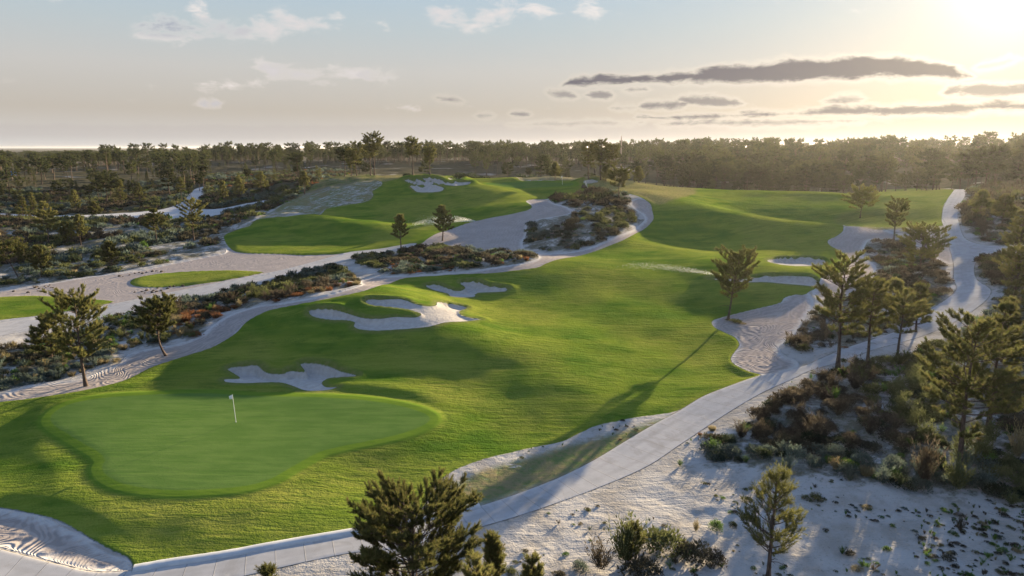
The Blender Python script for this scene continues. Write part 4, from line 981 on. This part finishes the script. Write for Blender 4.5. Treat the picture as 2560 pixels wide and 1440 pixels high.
for u, v, r_, hf, j, key, lab in HAND:
    if not r_: continue
    x, y, z = ww(u, v, 300); L = 0 if math.hypot(x, y) < 60 else 1
    nm = 'grass_tuft' if key in ('rust', 'straw') and j == 4 else 'shrub'
    o = link(nm, proto_mesh(L, j, key), label=lab, category='grass tuft' if nm == 'grass_tuft' else 'shrub'); o.location = (x, y, z - .03); o.scale = (r_, r_, r_ * hf); o.rotation_euler = (0, 0, rs.uniform(0, 6.28))
BIGB = [bush(990 + i, 900, 'dome', .09) for i in range(3)]
for i, (u, Rd, rad, vt, lab) in enumerate([(1165,236,5.2,427,'huge dark rounded bush behind the upper green crest, nearest the bunkers'),(1200,238,5.0,434,'lower dark bush sloping away behind the upper green crest'),(1218,240,4.2,441,'small end bush of the dark row behind the upper green crest'),(1318,243,5.5,430,'dome-shaped dark bush apart from the row behind the upper green'),(1355,246,4.0,440,'flat dark bush beside the dome-shaped one behind the upper green'),(1016,226,2.0,430,'dark green bush below the fan-crowned tall pine')]):
    a, b, c = ray(u, 440); h = math.hypot(a, b); x, y = a / h * Rd, b / h * Rd; z = float(gz(x, y))
    a, b, c = ray(u, vt); top = CAMZ + c / math.hypot(a, b) * Rd - z; V, rr_ = BIGB[i % 3]
    o = link('shrub', new_mesh('bush', V, np.arange(len(V)), 3, SHRUBM, {'col': colour_of(PAL['dark'], rr_)}, False), label=lab, category='shrub'); o.location = (x, y, z - .2); o.scale = (rad, rad, max(top, 1.5) / .8)
# low plants sprinkled over the open white sand
n = 16000; r = np.sqrt(rs.uniform(20**2, 85**2, n)); a = rs.uniform(-.02, .76, n); x = r*np.sin(a); y = r*np.cos(a); u, v = u_of(x, y, gz(x, y))
ok = (att('path', x, y) < -.3) & (att('grass', x, y) < -.2) & (att('waste', x, y) < -.3) & (u < 2600) & (v < 1480) & (u > 1250)
nn = fbm(x, y, 5, 3, 91); wgt = np.clip((u - 1500) / 900, 0.02, 1) * np.clip((v - 1100) / 200, .25, 1); nn = nn + .5 * fbm(x, y, 1.3, 2, 95); ok &= (nn > .13 - .24 * wgt) & (rs.random(n) < .25 + .6 * wgt)
for P in P_SCRUB: ok &= ~inside(P, x, y)
x, y, r, u, v = x[ok], y[ok], r[ok], u[ok], v[ok]; s_ = rs.uniform(.06, .26, len(x)) * (1 + (rs.random(len(x)) < .12) * .8); z = gz(x, y)
print('sand plants', len(x))
rank = np.argsort(-s_ / r); VV, CC = [], []
kk = rs.choice([4, 3, 0, 1, 2, 6], len(x), p=[.30, .2, .18, .14, .12, .06])
for c_, i in enumerate(rank):
    key = KEYS[kk[i]]; j = FORM_FOR[kk[i]][int(rs.integers(0, 3))]
    if c_ < 130 and 1300 < u[i] < 2555 and v[i] < 1436:
        j = {4: 0, 6: 5, 3: 1, 7: 0}.get(j, j); o = link('sand_plant', proto_mesh(1, j, key), label='small low plant sprouting from the speckled white sand below the thicket' if u[i] > 1750 else 'small low plant sprouting from the bare white sand by the cart path', category='plant', group='low plants on the white sand' + (' below the thicket' if u[i] > 1750 else ' by the cart path'))
        o.location = (x[i], y[i], z[i] - .02); o.scale = (s_[i],) * 3; o.rotation_euler = (0, 0, rs.uniform(0, 6.28)); continue
    V, rr_ = PROT[2][j]; VV.append(V * s_[i] + np.array([x[i], y[i], z[i] - .02])); CC.append(colour_of(PAL[key], rr_))
V = np.concatenate(VV); link('ground_cover', new_mesh('ground_cover', V, np.arange(len(V)), 3, SHRUBM, {'col': np.concatenate(CC)}, False), kind='stuff', label='sprinkling of tiny weeds over the white sand', category='weeds')

# ------------------------------------------------------------------ small things
def plain(name, col, rough=0.6, spec=0.2):
    m = M(name); p = m.n('ShaderNodeBsdfPrincipled'); n = m.noise(m.pos(), 6.0, 3)
    m.set(p.inputs['Base Color'], m.mix(n.ss(.3, .7), tuple(c * .85 for c in col), col)); p.inputs['Roughness'].default_value = rough; p.inputs['Specular IOR Level'].default_value = spec
    return m.out(p.outputs[0])
WHITE = plain('white_paint', (.80, .80, .78)); ROCKM = plain('dark_clod', (.075, .058, .045), .95); PALE = plain('pale_stone', (.62, .58, .48), .9); BLUE = plain('blue_enamel', (.02, .20, .55), .4); MAST = plain('painted_steel', (.42, .30, .25), .5)
def flagstick(u, v, H, lab, fl=True):
    x, y, z = ww(u, v, 300)
    r = bpy.data.objects.new('flagstick', None); COL.objects.link(r); r.location = (x, y, z); r['label'] = lab; r['category'] = 'flagstick'; r.rotation_euler = (0, R_(-2.5), 0)
    T = Tubes(); T.add([(0, 0, -.1), (0, 0, H * .5), (0, 0, H)], [.024, .022, .018], 8); link('pole', T.mesh('flag_pole', WHITE), r)
    nx, nz = 10, 7; X, Zz = np.meshgrid(np.linspace(0, 1, nx), np.linspace(0, 1, nz)); 
    px = -X * .28; py = .05 * np.sin(X * 5 + Zz * 1.5) * X; pz = H - .03 - Zz * .36 * (1 - .25 * X) - .10 * X
    co = np.stack([px, py, pz], -1).reshape(-1, 3); i, j = np.meshgrid(np.arange(nz-1), np.arange(nx-1), indexing='ij'); f = np.stack([i*nx+j, i*nx+j+1, (i+1)*nx+j+1, (i+1)*nx+j], -1).reshape(-1)
    o = link('flag', new_mesh('flag', co, f, 4, WHITE), r); sd_ = o.modifiers.new('thickness', 'SOLIDIFY'); sd_.thickness = .006
    T = Tubes(); T.add([(0, 0, .012), (0, 0, -.1)], [.056, .056], 14); link('cup', T.mesh('hole_cup', WHITE), r)
flagstick(590, 1055, 2.35, 'white flagstick with a small white flag standing in the nearest putting green')
flagstick(1406, 461, 2.2, 'tiny white flagstick on the upper green at the crest')
def rock_mesh(seed, mat, k=(1, 1, .7)):
    import bmesh
    bm = bmesh.new(); bmesh.ops.create_icosphere(bm, subdivisions=2, radius=1); q = random.Random(seed); off = [q.uniform(.7, 1.2) for _ in range(len(bm.verts))]
    for v_, f in zip(bm.verts, off):
        n_ = v_.co.normalized(); g = 1 + .22 * math.sin(n_.x * 3 + seed) * math.cos(n_.y * 2.5 + seed * 2) + .12 * math.sin(n_.z * 6 + seed); v_.co = Vector((n_.x * k[0], n_.y * k[1], n_.z * k[2])) * g * (0.9 + .12 * f)
    me = bpy.data.meshes.new('clod'); bm.to_mesh(me); bm.free(); me.materials.append(mat); return me
RK = [rock_mesh(i, ROCKM) for i in range(3)]
spots = [(uu, vv) for uu, vv in S("""84 716 92 718 98 722 110 724 115 719 121 717 124 713 128 719 133 720 139 724 141 722 70 732 34 729 94 728 106 728 88 720 112 716 299 691 307 692 324 688 337 684 348 682 357 684 366 681 381 679 391 678 404 680 407 679
 337 731 353 729 356 730 362 733 366 727 369 725 380 729 384 727 394 721 403 727 419 722 425 717 435 716 457 715 380 732 391 730""")]
for i, (u, v) in enumerate(spots):
    x, y, z = ww(u, v); o = link('clod', RK[i % 3], label='small dark clod lying on the pale sand around the grass tees', category='clod', group='dark clods strewn on the pale sand'); s_ = rs.uniform(.10, .26); o.location = (x, y, z + s_ * .3); o.scale = (s_,) * 3; o.rotation_euler = (0, 0, rs.uniform(0, 6.28))
# pale marker stone with its dark rock near the upper green
x, y, z = ww(1463, 470, 300); r = bpy.data.objects.new('marker_stone', None); COL.objects.link(r); r.location = (x, y, z); r['label'] = 'pale pointed stone leaning on a dark rock at the rim of the upper fairway'; r['category'] = 'stone'
o = link('slab', rock_mesh(8, PALE, (.18, .25, 1.1)), r); o.location = (.25, 0, .8); o.rotation_euler = (0, R_(-16), 0)
o = link('rock', rock_mesh(9, ROCKM, (.75, .6, .55)), r); o.location = (-.25, .2, .3)
# blue sign board on two posts in the far trees
a, b, c = ray(37, 446); x, y = a * 250, b * 250
x, y, z = ww(37, 452, 400); r = bpy.data.objects.new('sign_board', None); COL.objects.link(r); r.location = (x, y, z); r['label'] = 'small blue sign with a white arrow between trees at the scrub edge'; r['category'] = 'sign'
Rd = math.hypot(x, y); px1 = Rd / F
a, b, c = ray(37, 433); hc = CAMZ + c / math.hypot(a, b) * Rd - z
T = Tubes(); [T.add([(sx, 0, 0), (sx, 0, hc), (sx, 0, hc + 3.5 * px1)], [.06] * 3, 6) for sx in (-3 * px1, 3 * px1)]; link('post', T.mesh('sign_posts', MAST), r)
def boxm(name, sx, sy, sz, mat, bev=.0):
    import bmesh
    bm = bmesh.new(); bmesh.ops.create_cube(bm, size=1); [setattr(v_, 'co', Vector((v_.co.x * sx, v_.co.y * sy, v_.co.z * sz))) for v_ in bm.verts]
    if bev: bmesh.ops.bevel(bm, geom=bm.edges[:], offset=bev, segments=2, affect='EDGES')
    me = bpy.data.meshes.new(name); bm.to_mesh(me); bm.free(); me.materials.append(mat); return me
o = link('panel', boxm('panel', 9 * px1, .08, 9 * px1, BLUE, .03), r); o.location = (0, -.1, hc)
co = np.array([(0, 0, 1), (-.8, 0, -.1), (-.35, 0, -.1), (-.35, 0, -.9), (.35, 0, -.9), (.35, 0, -.1), (.8, 0, -.1)]) * 3.2 * px1
me = bpy.data.meshes.new('arrow'); me.from_pydata([tuple(q_) for q_ in co], [], [(0, 1, 2, 5, 6), (2, 3, 4, 5)]); me.materials.append(WHITE)
o = link('arrow', me, r); o.location = (0, -.16, hc); r.rotation_euler = (0, 0, -math.atan2(x, y))
# mast in the wood
a, b, c = ray(1551, 430); h = math.hypot(a, b); Rd = 395; x, y = a / h * Rd, b / h * Rd; z = float(gz(x, y)); a, b, c = ray(1551, 338); H = CAMZ + c / math.hypot(a, b) * Rd - z
T = Tubes(); T.add([(0, 0, 0), (0, 0, H * .6), (0, 0, H * .93), (0, 0, H)], [.34, .30, .26, .05], 8)
r = bpy.data.objects.new('radio_mast', None); COL.objects.link(r); r.location = (x, y, z); r['label'] = 'thin steel mast rising above the dark wood'; r['category'] = 'mast'
link('pole', T.mesh('mast_pole', MAST), r)
T = Tubes(); [T.add([(-.9, 0, zz), (.9, 0, zz)], [.06, .06], 5) for zz in (H * .82, H * .88)]; link('crossbar', T.mesh('mast_bars', MAST), r)

# concrete kerb along the lower edge of the cart path
K = np.array([w(u, v) for u, v in S("333 1427 420 1412 560 1391 700 1365 870 1336 960 1319 1050 1301 1130 1284 1200 1267")]); K = resample(K, False, 8)
Tn = np.gradient(K, axis=0); Tn /= np.hypot(Tn[:, 0], Tn[:, 1])[:, None]; Nn = np.stack([-Tn[:, 1], Tn[:, 0]], 1)
prof = [(.42, -.15), (.42, .12), (.30, .17), (.05, .15), (-.22, .045), (-.24, -.1)]
zc = gz(K[:, 0], K[:, 1]); co = np.stack([np.concatenate([K + Nn * d_, (zc + h_)[:, None]], 1) for d_, h_ in prof], 1); n = len(K); kN = len(prof)
i, j = np.meshgrid(np.arange(n-1), np.arange(kN-1), indexing='ij'); f = np.stack([i*kN+j, (i+1)*kN+j, (i+1)*kN+j+1, i*kN+j+1], -1).reshape(-1)
cm_ = M('kerb_concrete'); p = cm_.n('ShaderNodeBsdfPrincipled'); n1 = cm_.noise(cm_.pos(), 1.2, 5); cm_.set(p.inputs['Base Color'], cm_.mix(n1.ss(.3, .7), (.36, .37, .38), (.46, .46, .45))); p.inputs['Roughness'].default_value = .85; KM = cm_.out(p.outputs[0])
link('kerb', new_mesh('kerb', co.reshape(-1, 3), f, 4, KM, None, False), kind='structure')

# sprinkler sprays: a cloud of fine droplets thrown from a low sprinkler head
dm = M('water_droplets'); d1 = dm.n('ShaderNodeBsdfTranslucent'); d1.inputs[0].default_value = (.95, .95, .95, 1); d2 = dm.n('ShaderNodeBsdfDiffuse'); d2.inputs[0].default_value = (.9, .9, .9, 1); mx = dm.n('ShaderNodeMixShader'); dm.link(d1.outputs[0], mx.inputs[1]); dm.link(d2.outputs[0], mx.inputs[2]); DROP = dm.out(mx.outputs[0])
def spray(ua, va, ub, vb, hmax, n, size, lab, wid=1.2, seed=1):
    q = np.random.default_rng(seed); x0, y0, z0 = ww(ua, va); x1, y1, z1 = ww(ub, vb)
    t = q.beta(1.2, 1.6, n); L = math.hypot(x1 - x0, y1 - y0); nx_, ny_ = -(y1 - y0) / L, (x1 - x0) / L
    arc = 4 * hmax * t * (1 - t) * .8 + .1; sprd = wid * (.12 + t) ; s1 = q.normal(0, 1, n) * sprd * .5
    p = np.stack([x0 + (x1 - x0) * t + nx_ * s1, y0 + (y1 - y0) * t + ny_ * s1, z0 + (z1 - z0) * t + arc * q.beta(1.1, 1.8, n) + np.abs(q.normal(0, .12, n)) * t], 1)
    global R
    R = q; V, _ = blades(p, norm(q.normal(0, 1, (n, 3))), size, size, np.zeros(n))
    link('sprinkler_spray', new_mesh('sprinkler_spray', V, np.arange(len(V)), 3, DROP, None, False), kind='stuff', label=lab, category='water spray')
spray(1188, 553, 1030, 563, 1.9, 3800, .06, 'bright spray of a sprinkler drifting across the upper fairway', 2.6, 1)
spray(1120, 560, 1020, 568, 2.6, 900, .05, 'thin mist of drifting sprinkler water behind the symmetrical pine', 5, 2)
spray(1800, 690, 1560, 662, .7, 2200, .04, 'low glowing sprinkler mist over the main fairway', 3.0, 3)

# evening haze: one closed box round everything below the sky
hz = M('evening_haze'); pv = hz.n('ShaderNodeVolumePrincipled'); pv.inputs['Color'].default_value = (.93, .92, .93, 1); pv.inputs['Density'].default_value = HAZE; pv.inputs['Anisotropy'].default_value = .62
HZ = hz.out(None, pv.outputs[0])
o = link('haze', boxm('haze', 100000, 100000, 46.0, HZ), kind='stuff', label='thin warm evening haze over the whole landscape', category='haze'); o.location = (0, 0, -8 + 23)

# ------------------------------------------------------------------ sky, sun, camera
BG, EXPO = 0.05, 2.0
W = bpy.data.worlds.new('World'); SC.world = W; W.use_nodes = True
m = M(W, world=True)
tc = m.n('ShaderNodeTexCoord')
sep = m.n('ShaderNodeSeparateXYZ'); m.link(tc.outputs['Generated'], sep.inputs[0])
X, Y, Z = (E(m.nt, sep.outputs[i]) for i in range(3))
az = X._m('ARCTAN2', Y); el = Z._m('ARCSINE')
sky = m.n('ShaderNodeTexSky', sky_type='NISHITA', sun_disc=False, sun_elevation=SUN_EL, sun_rotation=SUN_AZ, altitude=20, air_density=1.0, dust_density=2.2, ozone_density=1.4)
def angles(u, v):
    a, b, c = ray(u, v); return math.atan2(a, b), math.asin(c / math.sqrt(a*a + b*b + c*c))
def ell(u, v, ru, rv, tilt=0.0, dark=1.0):
    t = math.tan(R_(tilt)); P = []
    for k_ in range(-4, 5):
        p = k_ / 4.0; h_ = math.sqrt(max(1 - p * p, 0)) * rv; uc = u + p * ru; vc = v - t * p * ru
        P.append((uc, vc - h_, vc + h_))
    return P, dark
BIG = [(1403,215,216),(1425,197,214),(1440,193,215),(1480,192,216),(1500,184,214),(1515,186,212),(1560,188,210),(1600,188,205),(1640,186,203),(1680,182,207),(1740,175,208),(1800,166,209),(1870,159,207),(1960,150,204),(2050,147,201),(2120,143,200),(2170,140,197),(2200,142,195),(2300,146,197),(2370,160,197),(2410,178,197),(2430,190,194)]
LOW = [(1590,292,296),(1700,289,296),(1800,286,294),(1860,281,294),(1950,280,292),(2040,276,291),(2085,262,291),(2140,264,292),(2220,266,291),(2300,262,286),(2400,258,284),(2480,252,280),(2620,250,278)]
MIDC = [(2360,226,238),(2400,214,240),(2440,210,240),(2500,214,240),(2600,204,242)]
CL_DARK = [(BIG, 1.0), (LOW, .95), (MIDC, .8), ell(1665,262,68,13,4,.8), ell(1770,254,85,15,-3,.75), ell(1405,236,42,10,-10,.6), ell(1500,238,34,9,0,.7), ell(2110,249,55,8,3,.6), ell(1900,306,260,7,1,.7),
  ell(2490,160,55,12,12,.35), ell(1303,285,28,6,0,.7), ell(1120,248,36,6,-8,.6), ell(1213,289,22,4,0,.5), ell(1590,224,35,7,0,.6), ell(1440,309,170,5,1,.35), ell(1560,270,30,6,0,.5)]
CL_SOFT = [ell(400,61,80,15,-4,.95), ell(540,73,80,13,-2,.6), ell(670,72,130,24,4,.3), ell(720,46,50,12,-22,.12), ell(790,62,35,16,0,.1), ell(500,38,32,22,-20,.0), ell(440,90,110,8,0,.1),
  ell(1120,44,55,22,-8,.3), ell(1235,36,55,24,12,.25), ell(1330,26,65,13,-8,.1), ell(1475,28,32,22,0,.0), ell(960,63,22,13,-22,.1), ell(1180,62,80,8,0,.15),
  ell(740,184,90,15,-8,.45), ell(862,186,50,13,3,.3), ell(948,192,48,10,-5,.5), ell(680,172,50,8,-25,.1), ell(570,214,80,8,4,.05), ell(528,259,22,5,0,.6), ell(1035,274,22,5,-5,.3), ell(840,46,16,8,0,.0)]
def pack(lst):
    items = []
    for P, dk_ in lst:
        q = []
        for u, vt, vb in P:
            a0, e0 = angles(u, vt); _, e1 = angles(u, vb); q.append((a0, (e0 + e1) / 2, abs(e0 - e1) / 2))
        items.append((q, dk_))
    items.sort(key=lambda t: t[0][0][0]); layers = []
    for q, dk_ in items:
        for L in layers:
            if q[0][0] > L[-1][0][-1][0] + 0.045: L.append((q, dk_)); break
        else: layers.append([(q, dk_)])
    return layers
cv = m.n('ShaderNodeCombineXYZ'); m.link(az * 1.0, cv.inputs[0]); m.link(el * 2.4, cv.inputs[1])
cvE = E(m.nt, cv.outputs[0])
cn = m.noise(cvE, 26.0, 8, 0.66, 0.35)
azn = (az + 0.75) * (1 / 1.5)
GAP = 0.010
def curve(pts):
    n = m.n('ShaderNodeFloatCurve'); c = n.mapping.curves[0]
    pts = sorted(pts); pts = [(min(max(x, 0), 1), min(max(y, 0), 1)) for x, y in pts]
    while len(c.points) > 2: c.points.remove(c.points[1])
    c.points[0].location = (0, pts[0][1]); c.points[-1].location = (1, pts[-1][1])
    for x, y in pts:
        if 0.002 < x < 0.998: c.points.new(x, y)
    for p in c.points: p.handle_type = 'VECTOR'
    n.mapping.update(); m.link(azn, n.inputs[1]); return E(m.nt, n.outputs[0])
def field(lst):
    acc = None; dk = None
    for L in pack(lst):
        C_, T_, D_ = [], [], []
        for q, dark in L:
            a0, e0, _ = q[0]; a1, e1, _ = q[-1]
            for (a, e) in ((a0 - 0.012, e0), (a1 + 0.012, e1)): C_.append(((a + .75) / 1.5, e / 0.3)); T_.append(((a + .75) / 1.5, 0.0)); D_.append(((a + .75) / 1.5, dark))
            for a, e, t in q: C_.append(((a + .75) / 1.5, e / 0.3)); T_.append(((a + .75) / 1.5, (t + GAP) / 0.05)); D_.append(((a + .75) / 1.5, dark))
        d = curve(T_) * 0.05 - GAP - (el - curve(C_) * 0.3)._m('ABSOLUTE')
        d = d * 75.0
        dd = curve(D_) * (d + 1.2).ss(0, 1.2)
        acc = d if acc is None else acc.max(d); dk = dd if dk is None else dk.max(dd)
    return acc, dk
fd, dkd = field(CL_DARK); fs, dks = field(CL_SOFT)
nz = cn - 0.5
fd = fd + nz * 1.6 + 0.10; fs = fs + nz * 4.6 + 0.30
haze_band = cn
dotn = m.n('ShaderNodeVectorMath', operation='DOT_PRODUCT'); m.link(tc.outputs['Generated'], dotn.inputs[0])
dotn.inputs[1].default_value = (math.sin(SUN_AZ) * math.cos(SUN_EL), math.cos(SUN_AZ) * math.cos(SUN_EL), math.sin(SUN_EL))
cs = E(m.nt, dotn.outputs['Value']).max(0.0)
glow = cs ** 12.0; glow2 = cs ** 90.0; glow3 = cs ** 600.0
G = 1.0 / (BG * 2 ** EXPO)          # picture brightness to sky units
ramp = m.n('ShaderNodeValToRGB'); m.link(el * (1 / 1.5708), ramp.inputs[0])
stops = [(0.0, (.66, .64, .63)), (0.012, (.63, .60, .57)), (0.030, (.56, .51, .45)), (0.065, (.60, .585, .56)), (0.10, (.52, .59, .62)), (0.15, (.43, .58, .71)), (0.35, (.34, .50, .82)), (1.0, (.26, .44, .90))]
for i_, (p_, c_) in enumerate(stops):
    e_ = ramp.color_ramp.elements[i_] if i_ < 2 else ramp.color_ramp.elements.new(p_)
    e_.position = p_; e_.color = c_ + (1,)
skyc = m.mix(0.95, m.scale(sky.outputs[0], 0.6), m.scale(ramp.outputs[0], G))
skyc = m.vadd(skyc, m.scale((1.0, 0.82, 0.56), (glow * 0.05 + glow2 * 0.12) * G))
skyc = m.vadd(skyc, m.scale((1.0, 0.93, 0.80), (glow3 * 0.65 + cs ** 4000.0 * 4.0) * G))
bank = (el * -1.0 + 0.034 + az * 0.010 + (haze_band - 0.5) * 0.010).ss(0.0, 0.004) * (el - 0.006).ss(0, 0.010)
skyc = m.mix(bank * 0.30, skyc, m.scale((0.50, 0.45, 0.43), G))
lightc = m.vadd(m.scale((0.95, 0.86, 0.81), G), m.scale((1.0, 0.85, 0.6), glow * 0.3 * G))
darkc = m.vadd(m.scale((0.155, 0.15, 0.185), G), m.scale((1.0, 0.80, 0.48), (glow * 0.16 + glow2 * 0.25) * G))
cs_ = m.mix(dks * fs.ss(0.1, 1.0), lightc, m.scale((0.40, 0.42, 0.50), G))
skyc = m.mix(fs.ss(-0.2, 1.5) * 0.85, skyc, cs_)
rimc = m.vadd(m.scale((0.68, 0.62, 0.54), G), m.scale((1.0, 0.85, 0.62), (glow * 0.5 + glow2 * 0.8) * G))
skyc = m.mix(fd.ss(-0.50, 0.20) * 0.6, skyc, rimc)
skyc = m.mix(fd.ss(-0.05, 0.50) * dkd, skyc, darkc)
bg = m.n('ShaderNodeBackground'); m.link(skyc, bg.inputs[0]); bg.inputs[1].default_value = BG
wo = m.n('ShaderNodeOutputWorld'); m.link(bg.outputs[0], wo.inputs[0])

sl = bpy.data.lights.new('sun', 'SUN'); sl.energy = 5.0; sl.angle = R_(0.6); sl.color = (1.0, 0.80, 0.52)
so = bpy.data.objects.new('sun', sl); COL.objects.link(so)
d = Vector((math.sin(SUN_AZ) * math.cos(SUN_EL), math.cos(SUN_AZ) * math.cos(SUN_EL), math.sin(SUN_EL)))
so.rotation_euler = d.to_track_quat('Z', 'Y').to_euler(); so.location = d * 200
cam = bpy.data.cameras.new('camera'); co_ = bpy.data.objects.new('camera', cam); COL.objects.link(co_)
cam.sensor_width = 36; cam.lens = 36 * F / 2560; cam.clip_start = 0.5; cam.clip_end = 60000
co_.location = (0, 0, CAMZ); co_.rotation_euler = (math.pi / 2 - PITCH, 0, 0)
SC.camera = co_
vs = SC.view_settings; vs.view_transform = 'Standard'; vs.look = 'None'; vs.gamma = 1.0; vs.exposure = EXPO
SC.render.engine = 'CYCLES'
SC.cycles.use_denoising = True; SC.cycles.max_bounces = 5; SC.cycles.diffuse_bounces = 3; SC.cycles.transmission_bounces = 3; SC.cycles.transparent_max_bounces = 6; SC.cycles.volume_bounces = 0
SC.cycles.sample_clamp_indirect = 4.0
